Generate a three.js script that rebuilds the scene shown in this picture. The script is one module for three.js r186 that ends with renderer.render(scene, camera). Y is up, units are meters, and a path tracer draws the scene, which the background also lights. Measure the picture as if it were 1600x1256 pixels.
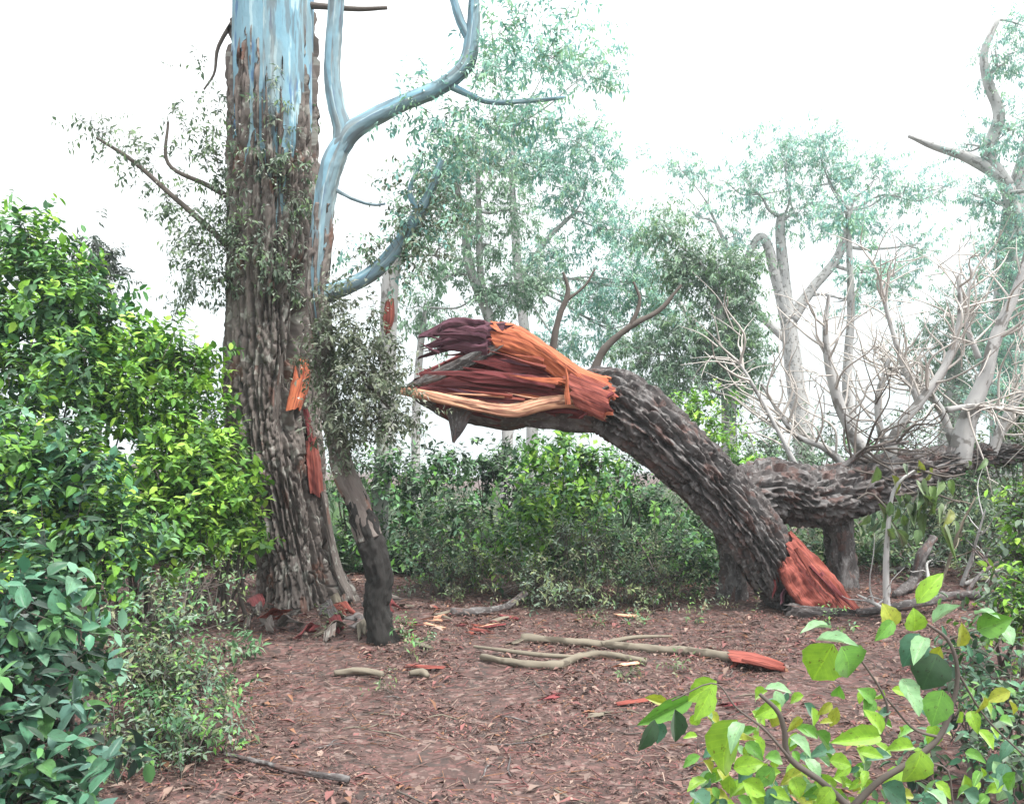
import * as THREE from 'three';
import { mergeGeometries } from 'three/addons/utils/BufferGeometryUtils.js';
import { ImprovedNoise } from 'three/addons/math/ImprovedNoise.js';

// ------------------------------------------------------------------ camera, sky, sun, exposure
const scene = new THREE.Scene();
const FOV = 45, EYE = 1.6, FPX = 628 / Math.tan(FOV / 2 * Math.PI / 180), HORIZON = 660;
const camera = new THREE.PerspectiveCamera(FOV, 1024 / 803, 0.05, 1500);
camera.position.set(0, EYE, 0);
camera.rotation.x = Math.atan((HORIZON - 628) / FPX);
camera.updateMatrixWorld(true);

const SUN = new THREE.Vector3(0.34, 0.86, 0.10).normalize();
{ // bright overcast sky
  const w = 256, h = 128, d = new Float32Array(w * h * 4);
  for (let y = 0; y < h; y++) for (let x = 0; x < w; x++) {
    const el = ((y + 0.5) / h - 0.5) * Math.PI, s = Math.max(0, Math.sin(el));
    const L = 0.46 + 0.60 * s, i = (y * w + x) * 4;
    d[i] = L * 0.99; d[i + 1] = L; d[i + 2] = L * 1.02; d[i + 3] = 1;
  }
  const t = new THREE.DataTexture(d, w, h, THREE.RGBAFormat, THREE.FloatType);
  t.mapping = THREE.EquirectangularReflectionMapping; t.magFilter = t.minFilter = THREE.LinearFilter; t.wrapS = THREE.RepeatWrapping; t.needsUpdate = true;
  scene.background = t; scene.environment = t;
}
const sun = new THREE.DirectionalLight(new THREE.Color(1, 0.96, 0.9), 2.6);
sun.position.copy(SUN).multiplyScalar(40); sun.target.position.set(0, 0, -8);
sun.castShadow = true; sun.shadow.radius = 26; sun.shadow.mapSize.set(2048, 2048);
Object.assign(sun.shadow.camera, { left: -20, right: 20, top: 20, bottom: -20, near: 1, far: 90 });
scene.add(sun, sun.target);
const renderer = new THREE.WebGLRenderer({ antialias: true });
renderer.setSize(1024, 803);
renderer.shadowMap.enabled = true;
renderer.toneMapping = THREE.LinearToneMapping;
renderer.toneMappingExposure = 2.7;
scene.fog = new THREE.FogExp2(new THREE.Color(0.78, 0.97, 1.0), 0.0016);

// ------------------------------------------------------------------ helpers
let seedState = 7;
function rnd() { seedState = (seedState + 0x6d2b79f5) | 0; let t = Math.imul(seedState ^ (seedState >>> 15), 1 | seedState); t = (t + Math.imul(t ^ (t >>> 7), 61 | t)) ^ t; return ((t ^ (t >>> 14)) >>> 0) / 4294967296; }
const rr = (a, b) => a + (b - a) * rnd(), pick = (a) => a[Math.floor(rnd() * a.length) % a.length], gauss = () => (rnd() + rnd() + rnd() - 1.5) * 1.2;
const seed = (n) => { seedState = n * 7919 + 13; };
const V = (x, y, z) => new THREE.Vector3(x, y, z), lerp = (a, b, t) => a + (b - a) * t, clamp = (x, a, b) => Math.min(b, Math.max(a, x)), smooth = (a, b, x) => { const t = clamp((x - a) / (b - a), 0, 1); return t * t * (3 - 2 * t); };
const IN = new ImprovedNoise(), n3 = (x, y, z) => IN.noise(x, y, z);
const fbm = (x, y, z, o = 4) => { let s = 0, a = 0.5; for (let i = 0; i < o; i++) { s += a * n3(x, y, z); x = x * 2.03 + 17; y = y * 2.03 + 5; z = z * 2.03 + 31; a *= 0.5; } return s; };
// a photo pixel (1600 x 1256) and a distance in front of the camera -> a point
function at(px, py, depth) {
  const d = V((px - 800) / FPX, (628 - py) / FPX, -1).applyQuaternion(camera.quaternion);
  return d.multiplyScalar(depth / -d.z).add(camera.position);
}
const sz = (px, depth) => px * depth / FPX;
const groundY = (x, z) => {
  const d = Math.max(0, -z), far = Math.max(0, d - 13);
  return fbm(x * 0.5, 3.1, z * 0.5, 3) * 0.10 * smooth(0, 2, 60 - Math.abs(x)) + fbm(x * 2.3, 9.1, z * 2.3, 3) * 0.035 - far * 0.055 + Math.max(0, -x - 2.0) * 0.05 + Math.max(0, x - 2.6) * 0.05;
};
function groundAt(px, py, lift = 0) { let d = 6; for (let i = 0; i < 12; i++) { const p = at(px, py, d), g = groundY(p.x, p.z) + lift; d *= (EYE - g) / Math.max(0.05, EYE - p.y); d = clamp(d, 0.5, 80); } return at(px, py, d); }
const onGround = (p, lift = 0) => V(p.x, groundY(p.x, p.z) + lift, p.z);
const taken = new Map();
function numbered(name) { const k = taken.get(name) || 0; taken.set(name, k + 1); return k ? name + '_' + String(k).padStart(3, '0') : name; }
function mesh(name, geometry, material, parent) { const m = new THREE.Mesh(geometry, material); m.name = parent === scene ? numbered(name) : name; m.castShadow = m.receiveShadow = true; parent.add(m); return m; }
function tag(o, label, category, group) { o.userData.label = label; o.userData.category = category; if (group) o.userData.group = group; return o; }
function thing(name, label, category, p, group) { const g = new THREE.Group(); g.name = numbered(name); g.position.copy(p); scene.add(g); return tag(g, label, category, group); }
// parts are modelled in world coordinates; shift them to their thing's base
const local = (geometry, root) => geometry.translate(-root.position.x, -root.position.y, -root.position.z);

// ------------------------------------------------------------------ textures
function texture(w, h, fn) {
  const d = new Uint8Array(w * h * 4), g = (c) => 255 * (c <= 0.0031308 ? c * 12.92 : 1.055 * Math.pow(c, 1 / 2.4) - 0.055);
  for (let y = 0; y < h; y++) for (let x = 0; x < w; x++) { const c = fn(x / w, y / h), i = (y * w + x) * 4; for (let k = 0; k < 3; k++) d[i + k] = clamp(g(clamp(c[k], 0, 1)), 0, 255); d[i + 3] = 255; }
  const t = new THREE.DataTexture(d, w, h); t.colorSpace = THREE.SRGBColorSpace; t.wrapS = t.wrapT = THREE.RepeatWrapping; t.magFilter = t.minFilter = THREE.LinearFilter; t.needsUpdate = true; return t;
}
function grey(w, h, fn) { const t = texture(w, h, (u, v) => { const k = fn(u, v); return [k, k, k]; }); t.colorSpace = THREE.NoColorSpace; return t; }
const hash = (x, y, s) => { let n = Math.imul(x, 374761393) + Math.imul(y, 668265263) + Math.imul(s, 1274126177) | 0; n = Math.imul(n ^ (n >>> 13), 1274126177); return ((n ^ (n >>> 16)) >>> 0) / 4294967296; };
function pn(u, v, px, py, s) { // periodic value noise
  const x = u * px, y = v * py, xi = Math.floor(x), yi = Math.floor(y), fx = smooth(0, 1, x - xi), fy = smooth(0, 1, y - yi), H = (a, b) => hash(((a % px) + px) % px, ((b % py) + py) % py, s);
  return lerp(lerp(H(xi, yi), H(xi + 1, yi), fx), lerp(H(xi, yi + 1), H(xi + 1, yi + 1), fx), fy);
}
const pf = (u, v, px, py, s, o = 4) => { let k = 0, a = 0.5, t = 0; for (let i = 0; i < o; i++) { k += a * pn(u, v, px << i, py << i, s + i); t += a; a *= 0.55; } return k / t; };
const mix3 = (a, b, t) => [lerp(a[0], b[0], t), lerp(a[1], b[1], t), lerp(a[2], b[2], t)];
const repeat = (t, x, y) => { const c = t.clone(); c.repeat.set(x, y); c.needsUpdate = true; return c; };
const barkMap = texture(512, 512, (u, v) => {
  let c = mix3([0.085, 0.068, 0.062], [0.20, 0.175, 0.16], pf(u, v, 14, 4, 3));
  c = mix3(c, [0.17, 0.085, 0.062], smooth(0.58, 0.74, pf(u, v, 10, 4, 21)) * 0.7);
  c = mix3(c, [0.33, 0.33, 0.30], smooth(0.60, 0.72, pf(u, v, 22, 12, 41)) * 0.75);
  return c;
});
const barkBump = grey(512, 512, (u, v) => pf(u, v, 24, 7, 11, 5));
const logMap = texture(512, 512, (u, v) => {
  let c = mix3([0.03, 0.026, 0.027], [0.115, 0.10, 0.098], pf(u, v, 20, 6, 103, 5));
  c = mix3(c, [0.27, 0.265, 0.26], smooth(0.58, 0.72, pf(u, v, 64, 44, 141)) * 0.45);
  c = mix3(c, [0.22, 0.215, 0.215], smooth(0.52, 0.66, pf(u, v, 7, 5, 171, 7)) * 0.5);
  return mix3(c, [0.12, 0.062, 0.052], smooth(0.58, 0.70, pf(u, v, 16, 8, 191)) * 0.6);
});
const bloomMap = texture(512, 512, (u, v) => {  // cyan lens bloom painted as blue-grey bark streaks
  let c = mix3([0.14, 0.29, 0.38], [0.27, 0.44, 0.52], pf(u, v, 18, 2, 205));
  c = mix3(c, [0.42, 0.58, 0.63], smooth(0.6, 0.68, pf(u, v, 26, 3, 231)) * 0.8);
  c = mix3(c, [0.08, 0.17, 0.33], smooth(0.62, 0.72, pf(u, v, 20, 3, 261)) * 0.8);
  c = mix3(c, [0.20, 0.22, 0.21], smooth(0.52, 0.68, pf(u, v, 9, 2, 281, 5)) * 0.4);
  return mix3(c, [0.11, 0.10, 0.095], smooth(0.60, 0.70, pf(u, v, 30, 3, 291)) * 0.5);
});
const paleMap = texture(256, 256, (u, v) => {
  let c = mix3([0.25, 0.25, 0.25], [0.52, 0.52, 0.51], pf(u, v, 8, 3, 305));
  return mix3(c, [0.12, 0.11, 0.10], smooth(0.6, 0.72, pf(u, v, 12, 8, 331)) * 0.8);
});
const woodMap = texture(512, 512, (u, v) => { // fibres along v
  const k = pf(u, v, 48, 2, 401, 4), b = pf(u, v, 10, 2, 431);
  let c = mix3([0.62, 0.50, 0.48], [1.1, 1.06, 1.04], smooth(0.25, 0.75, k));
  c = mix3(c, [0.30, 0.13, 0.16], smooth(0.52, 0.70, b) * 0.75);
  c = mix3(c, [0.16, 0.08, 0.08], smooth(0.62, 0.70, pf(u, v, 30, 3, 491)) * 0.8);
  return mix3(c, [1.2, 1.1, 0.95], smooth(0.60, 0.70, pf(u, v, 22, 2, 471)) * 0.6);
});
const woodBump = grey(512, 512, (u, v) => pf(u, v, 80, 3, 451, 3));
const groundMap = texture(1024, 1024, (u, v) => {
  let c = mix3([0.034, 0.021, 0.019], [0.118, 0.070, 0.062], pf(u, v, 12, 12, 501, 7));
  c = mix3(c, [0.155, 0.080, 0.073], smooth(0.50, 0.66, pf(u, v, 90, 90, 531, 4)) * 0.7);
  c = mix3(c, [0.23, 0.17, 0.15], smooth(0.60, 0.72, pf(u, v, 70, 70, 551, 3)) * 0.6);
  return mix3(c, [0.045, 0.035, 0.032], smooth(0.60, 0.72, pf(u, v, 48, 48, 571, 3)) * 0.8);
});
const groundBump = grey(1024, 1024, (u, v) => pf(u, v, 40, 40, 591, 5));
const leafMap = texture(256, 256, (u, v) => { // midrib along v at u = .5, side veins
  const m = Math.abs(u - 0.5), rib = 1 - smooth(0.008, 0.03, m), s = Math.abs((((v * 9 - m * 5) % 1) + 1) % 1 - 0.5), vein = (1 - smooth(0.02, 0.07, s)) * 0.45, p = pf(u, v, 6, 6, 601);
  return mix3(mix3([0.50 + 0.45 * p, 0.56 + 0.40 * p, 0.46 + 0.5 * p], [1.2, 1.1, 0.9], Math.max(rib * 0.9, vein)), [0.35, 0.16, 0.10], smooth(0.70, 0.76, pf(u, v, 9, 9, 631, 3)) * 0.8);
});

// ------------------------------------------------------------------ materials
const std = (o) => new THREE.MeshStandardMaterial(o);
const lin = (r, g, b) => new THREE.Color().setRGB(r, g, b);
const M = {
  bark: std({ map: barkMap, bumpMap: barkBump, bumpScale: 0.03, roughness: 0.95 }),
  log: std({ map: logMap, bumpMap: barkBump, bumpScale: 0.03, roughness: 0.85 }),
  smooth: std({ map: bloomMap, bumpMap: barkBump, bumpScale: 0.012, roughness: 1 }),  // bark with the lens bloom painted into its colour
  mist: std({ color: lin(1, 1, 1), map: paleMap, bumpMap: barkBump, bumpScale: 0.004, roughness: 0.9 }),  // far-tree bark kept pale, painting in distance haze
  char: std({ color: lin(0.022, 0.020, 0.019), bumpMap: barkBump, bumpScale: 0.02, roughness: 1 }),
  stick: std({ color: lin(0.46, 0.40, 0.31), map: paleMap, bumpMap: barkBump, bumpScale: 0.006, roughness: 0.9 }),
  pale: std({ map: paleMap, bumpMap: barkBump, bumpScale: 0.004, roughness: 0.9 }),
  twig: std({ color: lin(0.10, 0.085, 0.075), roughness: 0.9 }),
  greytwig: std({ color: lin(0.46, 0.43, 0.40), roughness: 0.9 }),
  wood: (r, g, b) => std({ color: lin(r, g, b), map: woodMap, bumpMap: woodBump, bumpScale: 0.004, roughness: 0.9 }),
  ground: std({ map: groundMap, bumpMap: groundBump, bumpScale: 0.02, roughness: 1 }),
};
const W = { orange: M.wood(0.47, 0.145, 0.07), red: M.wood(0.28, 0.078, 0.06), crimson: M.wood(0.205, 0.046, 0.052), purple: M.wood(0.115, 0.045, 0.07), pale: M.wood(0.66, 0.40, 0.27) };
const leafMaterials = new Map();
function leafMaterial(gloss = 0.25, through = 0.35, map = null) {
  const k = gloss + '/' + through + (map ? 'm' : '');
  if (!leafMaterials.has(k)) leafMaterials.set(k, new THREE.MeshPhysicalMaterial({ vertexColors: true, map, side: THREE.DoubleSide, roughness: 0.95, transmission: through, thickness: 0, clearcoat: gloss, clearcoatRoughness: 0.35 }));
  return leafMaterials.get(k);
}
function leafSolid(c, gloss, through, map = null) {
  const k = c.join() + '/' + gloss + '/' + through + (map ? 'm' : '');
  if (!leafMaterials.has(k)) leafMaterials.set(k, new THREE.MeshPhysicalMaterial({ color: lin(...c), map, side: THREE.DoubleSide, roughness: 0.95, transmission: through, thickness: 0, clearcoat: gloss, clearcoatRoughness: 0.35 }));
  return leafMaterials.get(k);
}

// ------------------------------------------------------------------ geometry builders
function grid(nu, nv, fn, wrap = false) { // fn(i, j) -> [x,y,z,u,v]; indexed sheet
  const pos = new Float32Array((nu + 1) * (nv + 1) * 3), uv = new Float32Array((nu + 1) * (nv + 1) * 2), idx = [];
  for (let j = 0; j <= nv; j++) for (let i = 0; i <= nu; i++) { const k = j * (nu + 1) + i, p = fn(i, j); pos.set([p[0], p[1], p[2]], k * 3); uv.set([p[3], p[4]], k * 2); }
  for (let j = 0; j < nv; j++) for (let i = 0; i < nu; i++) { const a = j * (nu + 1) + i, b = a + 1, c = a + nu + 1, d = c + 1; idx.push(a, b, d, a, d, c); }
  const g = new THREE.BufferGeometry(); g.setAttribute('position', new THREE.BufferAttribute(pos, 3)); g.setAttribute('uv', new THREE.BufferAttribute(uv, 2)); g.setIndex(idx); g.computeVertexNormals();
  if (wrap) { const n = g.attributes.normal; for (let j = 0; j <= nv; j++) { const a = j * (nu + 1), b = a + nu, s = V(n.getX(a) + n.getX(b), n.getY(a) + n.getY(b), n.getZ(a) + n.getZ(b)).normalize(); n.setXYZ(a, s.x, s.y, s.z); n.setXYZ(b, s.x, s.y, s.z); } }
  return g;
}
// a limb along points; radii at the points; disp(theta, s, centre) adds to the radius; theta 0 faces +z
function tube(pts, radii, { seg = 8, step = 0.08, disp = null, uvScale = 1 } = {}) {
  const curve = new THREE.CatmullRomCurve3(pts, false, 'centripetal'), n = pts.length - 1;
  let len = 0; for (let i = 0; i < n; i++) len += pts[i].distanceTo(pts[i + 1]);
  const N = Math.max(n * 2, Math.ceil(len / step)), C = [], S = [0], F = [];
  for (let j = 0; j <= N; j++) { C.push(curve.getPoint(j / N)); if (j) S.push(S[j - 1] + C[j].distanceTo(C[j - 1])); }
  let ref = V(0, 0, 1), worst = 0;
  const T = C.map((c, j) => V().subVectors(C[Math.min(N, j + 1)], C[Math.max(0, j - 1)]).normalize());
  for (const t of T) worst = Math.max(worst, Math.abs(t.z)); if (worst > 0.92) ref = V(1, 0.2, 0).normalize();
  for (const t of T) { const side = V().crossVectors(t, ref).normalize(); F.push([side, V().crossVectors(side, t).normalize()]); }
  const R = (j) => { const x = j / N * n, i = Math.min(n - 1, Math.floor(x)); return lerp(radii[i], radii[i + 1], smooth(0, 1, x - i) * 0.5 + (x - i) * 0.5); };
  const rm = radii.reduce((a, b) => a + b) / radii.length;
  return grid(seg, N + 2, (i, jj) => {
    const j = clamp(jj - 1, 0, N), th = i / seg * Math.PI * 2, cap = jj === 0 || jj === N + 2, c = C[j], r = cap ? R(j) * 0.02 : Math.max(0.0008, R(j) + (disp ? disp(i === seg ? 0 : th, S[j], c, R(j)) : 0));
    const [s, f] = F[j]; return [c.x + (s.x * Math.sin(th) + f.x * Math.cos(th)) * r, c.y + (s.y * Math.sin(th) + f.y * Math.cos(th)) * r, c.z + (s.z * Math.sin(th) + f.z * Math.cos(th)) * r, th * rm * uvScale, S[j] * uvScale];
  }, true);
}
function resample(p, n) { const c = new THREE.CatmullRomCurve3(p, false, 'centripetal'); return Array.from({ length: n + 1 }, (_, i) => c.getPoint(i / n)); }
// torn slab between two edges A and B (fibres run along them): ridged front, jagged ends, thickness towards "back"
function slab(A, B, { n = 26, m = 22, bulge = V(0, 0, 0.03), ridge = 0.012, freq = 9, jag = 0.05, thick = 0.03, chip = 0.35, s = 1 } = {}) {
  const a = resample(A, n), b = resample(B, n), along = V().subVectors(a[n], a[0]).normalize(), back = bulge.clone().normalize().negate();
  let W_ = 0; for (let i = 0; i <= n; i++) W_ += a[i].distanceTo(b[i]) / (n + 1);
  const L = a[0].distanceTo(a[n]);
  const point = (i, j, lay) => {
    const u = i / n, v = j / m, p = V().lerpVectors(a[i], b[i], v), e0 = smooth(0.22, 0, u), e1 = smooth(0.78, 1, u);
    const jg = (e) => fbm(v * 6.3 + s * 3, e * 7.7, s) * 2 * jag;
    p.addScaledVector(along, -jg(1) * e0 + jg(2) * e1);
    const prof = Math.sin(Math.PI * v);
    p.addScaledVector(bulge, prof);
    p.addScaledVector(back, -ridge * (Math.round((fbm(v * freq * 0.8 + s, u * 1.3, s * 2, 2) * 2 + v * 0.7) * 3.2) / 3.2 - v * 0.7 + 0.5 * fbm(v * freq * 1.6, u * 2.2, s, 2) + 0.16 * n3(v * freq * 5, u * 2.5, s) + chip * (Math.round(2.5 * n3(v * 6 + s, u * 6.5 + 3, s * 3)) / 2.5) + chip * 0.5 * n3(v * 15, u * 17, s)));
    if (lay) p.addScaledVector(back, thick * (0.35 + 0.65 * prof));
    return [p.x, p.y, p.z, v * W_ * 2.2 + s * 0.37, u * L * 1.3];
  };
  const N = m * 2 + 2;
  return grid(N, n, (k, i) => { const lay = k > m && k < N ? 1 : 0, j = k <= m ? k : k === N ? 0 : m - (k - m - 1); return point(i, j, lay); });
}
// a long splinter: split root, flat angular section, ragged sharp tip
function splinter(p0, p1, w, t, s = 0) {
  const d = V().subVectors(p1, p0), L = d.length(); d.normalize();
  const side = V().crossVectors(d, V(0.5 * Math.sin(s * 1.3), 0.6 * Math.cos(s * 2), 1)).normalize(), up = V().crossVectors(side, d), n = 7, tip = 0.02 + 0.35 * Math.abs(n3(s * 1.7, 3, 4));
  const g = grid(4, n + 2, (i, jj) => {
    const j = clamp(jj - 1, 0, n), u = j / n, cap = jj === 0 || jj === n + 2 ? 0.04 : 1, th = (i % 4) / 4 * Math.PI * 2 + 0.4;
    const k = lerp(1, tip, Math.pow(u, 1.5)) * (1 + 0.7 * n3(u * 3.5 + s, s * 1.7, i % 4)), skew = (i % 4 - 1.5) * 0.05 * L * (u > 0.9 ? n3(s, i % 4, 2) : 0);
    const c = p0.clone().addScaledVector(d, L * u + skew).addScaledVector(side, w * 0.35 * n3(u * 2.4, s * 3.1, 5)).addScaledVector(up, w * 0.3 * n3(u * 2.4, s * 2.1, 9));
    c.addScaledVector(side, Math.sin(th) * w * 0.6 * k * cap).addScaledVector(up, Math.cos(th) * t * 0.6 * k * cap); return [c.x, c.y, c.z, i * w * 1.2 + s * 0.31, L * u * 1.3 + s * 0.7];
  });
  const f = g.toNonIndexed(); f.computeVertexNormals(); return f;
}
// leaves joined into one mesh: base, two edges, sunk midrib, tip
class Leaves {
  constructor() { this.list = []; }
  add(p, d, up, len, wid, color) { this.list.push([p.x, p.y, p.z, d.x, d.y, d.z, up.x, up.y, up.z, len, wid, color, 0.8 + rnd() * 0.4]); }
  fine(list = this.list) { // eight corners: rounded outline, sunk midrib, drooping tip
    const n = list.length, pos = new Float32Array(n * 24), col = new Float32Array(n * 24), idx = new Uint32Array(n * 24), nor = new Float32Array(n * 24), T = [0, 2, 1, 0, 3, 2, 1, 2, 5, 1, 5, 4, 2, 3, 6, 2, 6, 5, 4, 5, 7, 5, 6, 7];
    list.forEach((l, q) => {
      const [x, y, z, dx, dy, dz, ux, uy, uz, L, w, c, k] = l, sx = dy * uz - dz * uy, sy = dz * ux - dx * uz, sz_ = dx * uy - dy * ux, o = q * 24, cv = 0.12 + 0.2 * ((q * 7) % 5) / 5;
      const put = (i, a, s, h, t) => { pos[o + i * 3] = x + dx * a + sx * s + ux * h; pos[o + i * 3 + 1] = y + dy * a + sy * s + uy * h; pos[o + i * 3 + 2] = z + dz * a + sz_ * s + uz * h; const e = a / L * cv * 2; nor[o + i * 3] = ux + sx * t + dx * e; nor[o + i * 3 + 1] = uy + sy * t + dy * e; nor[o + i * 3 + 2] = uz + sz_ * t + dz * e; };
      put(0, 0, 0, 0, 0); put(1, L * 0.28, -w * 0.45, w * 0.13, 0.35); put(2, L * 0.3, 0, -cv * L * 0.09, 0); put(3, L * 0.28, w * 0.45, w * 0.13, -0.35); put(4, L * 0.66, -w * 0.42, w * 0.1 - cv * L * 0.43, 0.35); put(5, L * 0.68, 0, -cv * L * 0.46, 0); put(6, L * 0.66, w * 0.42, w * 0.1 - cv * L * 0.43, -0.35); put(7, L * 0.97, 0, -cv * L, 0);
      for (let i = 0; i < 8; i++) { col[o + i * 3] = c[0] * k; col[o + i * 3 + 1] = c[1] * k; col[o + i * 3 + 2] = c[2] * k; }
      for (let i = 0; i < 24; i++) idx[q * 24 + i] = q * 8 + T[i];
    });
    const g = new THREE.BufferGeometry(); g.setAttribute('position', new THREE.BufferAttribute(pos, 3)); g.setAttribute('normal', new THREE.BufferAttribute(nor, 3)); g.setAttribute('color', new THREE.BufferAttribute(col, 3)); g.setIndex(new THREE.BufferAttribute(idx, 1)); return g;
  }
  geometry(list = this.list) {
    const n = list.length, pos = new Float32Array(n * 15), col = new Float32Array(n * 15), idx = new Uint32Array(n * 12), nor = new Float32Array(n * 15);
    list.forEach((l, q) => {
      const [x, y, z, dx, dy, dz, ux, uy, uz, L, w, c, k] = l, sx = dy * uz - dz * uy, sy = dz * ux - dx * uz, sz_ = dx * uy - dy * ux, o = q * 15;
      const put = (i, a, s, h, t) => { pos[o + i * 3] = x + dx * a + sx * s + ux * h; pos[o + i * 3 + 1] = y + dy * a + sy * s + uy * h; pos[o + i * 3 + 2] = z + dz * a + sz_ * s + uz * h; nor[o + i * 3] = ux + sx * t; nor[o + i * 3 + 1] = uy + sy * t; nor[o + i * 3 + 2] = uz + sz_ * t; };
      put(0, 0, 0, 0, 0); put(1, L * 0.45, -w / 2, w * 0.16, 0.35); put(2, L * 0.5, 0, 0, 0); put(3, L * 0.45, w / 2, w * 0.16, -0.35); put(4, L, 0, -L * 0.16, 0);
      for (let i = 0; i < 5; i++) { col[o + i * 3] = c[0] * k; col[o + i * 3 + 1] = c[1] * k; col[o + i * 3 + 2] = c[2] * k; }
      const b = q * 5; idx.set([b, b + 2, b + 1, b, b + 3, b + 2, b + 1, b + 2, b + 4, b + 2, b + 3, b + 4], q * 12);
    });
    const g = new THREE.BufferGeometry(); g.setAttribute('position', new THREE.BufferAttribute(pos, 3)); g.setAttribute('normal', new THREE.BufferAttribute(nor, 3)); g.setAttribute('color', new THREE.BufferAttribute(col, 3)); g.setIndex(new THREE.BufferAttribute(idx, 1)); return g;
  }
}
const fineLeaf = [0.16, 0.3].map((sag, q) => grid(4, 6, (i, j) => { const v = j / 6, u = i / 4 - 0.5, w = Math.pow(Math.sin(Math.PI * Math.pow(v, 0.75)), 0.8) * (v < 1 ? 1 : 0) + 0.004, x = u * w; return [x, v, Math.abs(x) * (0.3 + 0.15 * q) - sag * v * v + 0.05 * Math.sin(v * 9 + i * 2 + q) * Math.abs(u), u + 0.5, v]; }));
const unitLeaf = (() => { const L = new Leaves(); L.list.push([0, 0, 0, 0, 1, 0, 0, 0, 1, 1, 1, [1, 1, 1], 1]); const g = L.geometry(); g.deleteAttribute('color'); return g; })();
function leafMesh(l, root, material) {
  const [x, y, z, dx, dy, dz, ux, uy, uz, L, w] = l, m = mesh('leaf', pick(fineLeaf), material, root), d = V(dx, dy, dz), u = V(ux, uy, uz), s = V().crossVectors(d, u);
  m.quaternion.setFromRotationMatrix(new THREE.Matrix4().makeBasis(s, d, u)); m.position.set(x - root.position.x, y - root.position.y, z - root.position.z); m.scale.set(w, L, (w + L) / 2); return m;
}
const orth = (d, up) => up.clone().addScaledVector(d, -up.dot(d)).normalize();
const randDir = () => { const z = rr(-1, 1), a = rr(0, 6.2832), r = Math.sqrt(1 - z * z); return V(r * Math.cos(a), z, r * Math.sin(a)); };
// fill an ellipsoid with leafy twigs; o: twigs, per, len, wid, cols, twig, droop, shell, out
function fill(L, tw, c, r, o) {
  for (let q = 0; q < o.twigs; q++) {
    const d = randDir(), k = Math.pow(rnd(), o.shell ?? 0.35) * (0.84 + (o.rag ?? 0.8) * fbm(d.x * 1.6 + c.x, d.y * 1.6 + c.y, d.z * 1.6 + c.z, 2) * 2) * (rnd() < 0.07 ? 1.3 : 1);
    const p = V(c.x + d.x * r[0] * k, c.y + d.y * r[1] * k, c.z + d.z * r[2] * k);
    if (p.y < groundY(p.x, p.z) + 0.02) continue;
    const dir = d.clone().multiplyScalar(o.out ?? 0.8).add(randDir().multiplyScalar(0.7)).add(V(0, o.rise ?? 0.35, 0)).normalize(), tl = o.twig * rr(0.6, 1.3), col = pick(o.cols);
    if (tw && rnd() < (o.twigShare ?? 0.5)) tw.push([p.clone().addScaledVector(dir, -tl * 0.8), p.clone().addScaledVector(dir, tl * 0.9)]);
    const per = Math.round(o.per * rr(0.7, 1.3));
    for (let i = 0; i < per; i++) {
      const t = (i + 0.5) / per, b = p.clone().addScaledVector(dir, tl * t), a = i * 2.4 + q, ax = orth(dir, V(Math.cos(a), Math.sin(a * 1.3), Math.sin(a)));
      const ld = ax.multiplyScalar(0.95).addScaledVector(dir, 0.45).add(V(0, -(o.droop ?? 0.1), 0)).addScaledVector(randDir(), 0.35).normalize();
      const up = orth(ld, V(rr(-0.5, 0.5), 1, rr(-0.5, 0.5)).addScaledVector(d, 0.35));
      const s = rr(0.5, 1.3); L.add(b, ld, up, o.len * s, o.wid * s * rr(0.65, 1.2), rnd() < 0.75 ? col : pick(o.cols));
    }
  }
}
function twigGeometry(tw, r = 0.004) { // thin three-sided twigs
  const n = tw.length, pos = new Float32Array(n * 12), idx = [];
  tw.forEach(([a, b], q) => { const d = V().subVectors(b, a).normalize(), s = orth(d, V(0.3, 0.2, 1)), u = V().crossVectors(d, s); for (let i = 0; i < 3; i++) { const th = i * 2.094; pos.set([a.x + (s.x * Math.cos(th) + u.x * Math.sin(th)) * r, a.y + (s.y * Math.cos(th) + u.y * Math.sin(th)) * r, a.z + (s.z * Math.cos(th) + u.z * Math.sin(th)) * r], q * 12 + i * 3); } pos.set([b.x, b.y, b.z], q * 12 + 9); const k = q * 4; idx.push(k, k + 1, k + 3, k + 1, k + 2, k + 3, k + 2, k, k + 3); });
  const g = new THREE.BufferGeometry(); g.setAttribute('position', new THREE.BufferAttribute(pos, 3)); g.setIndex(idx); g.computeVertexNormals(); return g;
}
const wander = (a, b, bend, n = 3) => { const p = [a.clone()], L = a.distanceTo(b); for (let i = 1; i < n; i++) p.push(V().lerpVectors(a, b, i / n).addScaledVector(randDir(), L * bend)); p.push(b.clone()); return p; };
const view = new THREE.Frustum().setFromProjectionMatrix(new THREE.Matrix4().multiplyMatrices(camera.projectionMatrix, camera.matrixWorldInverse));

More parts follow.
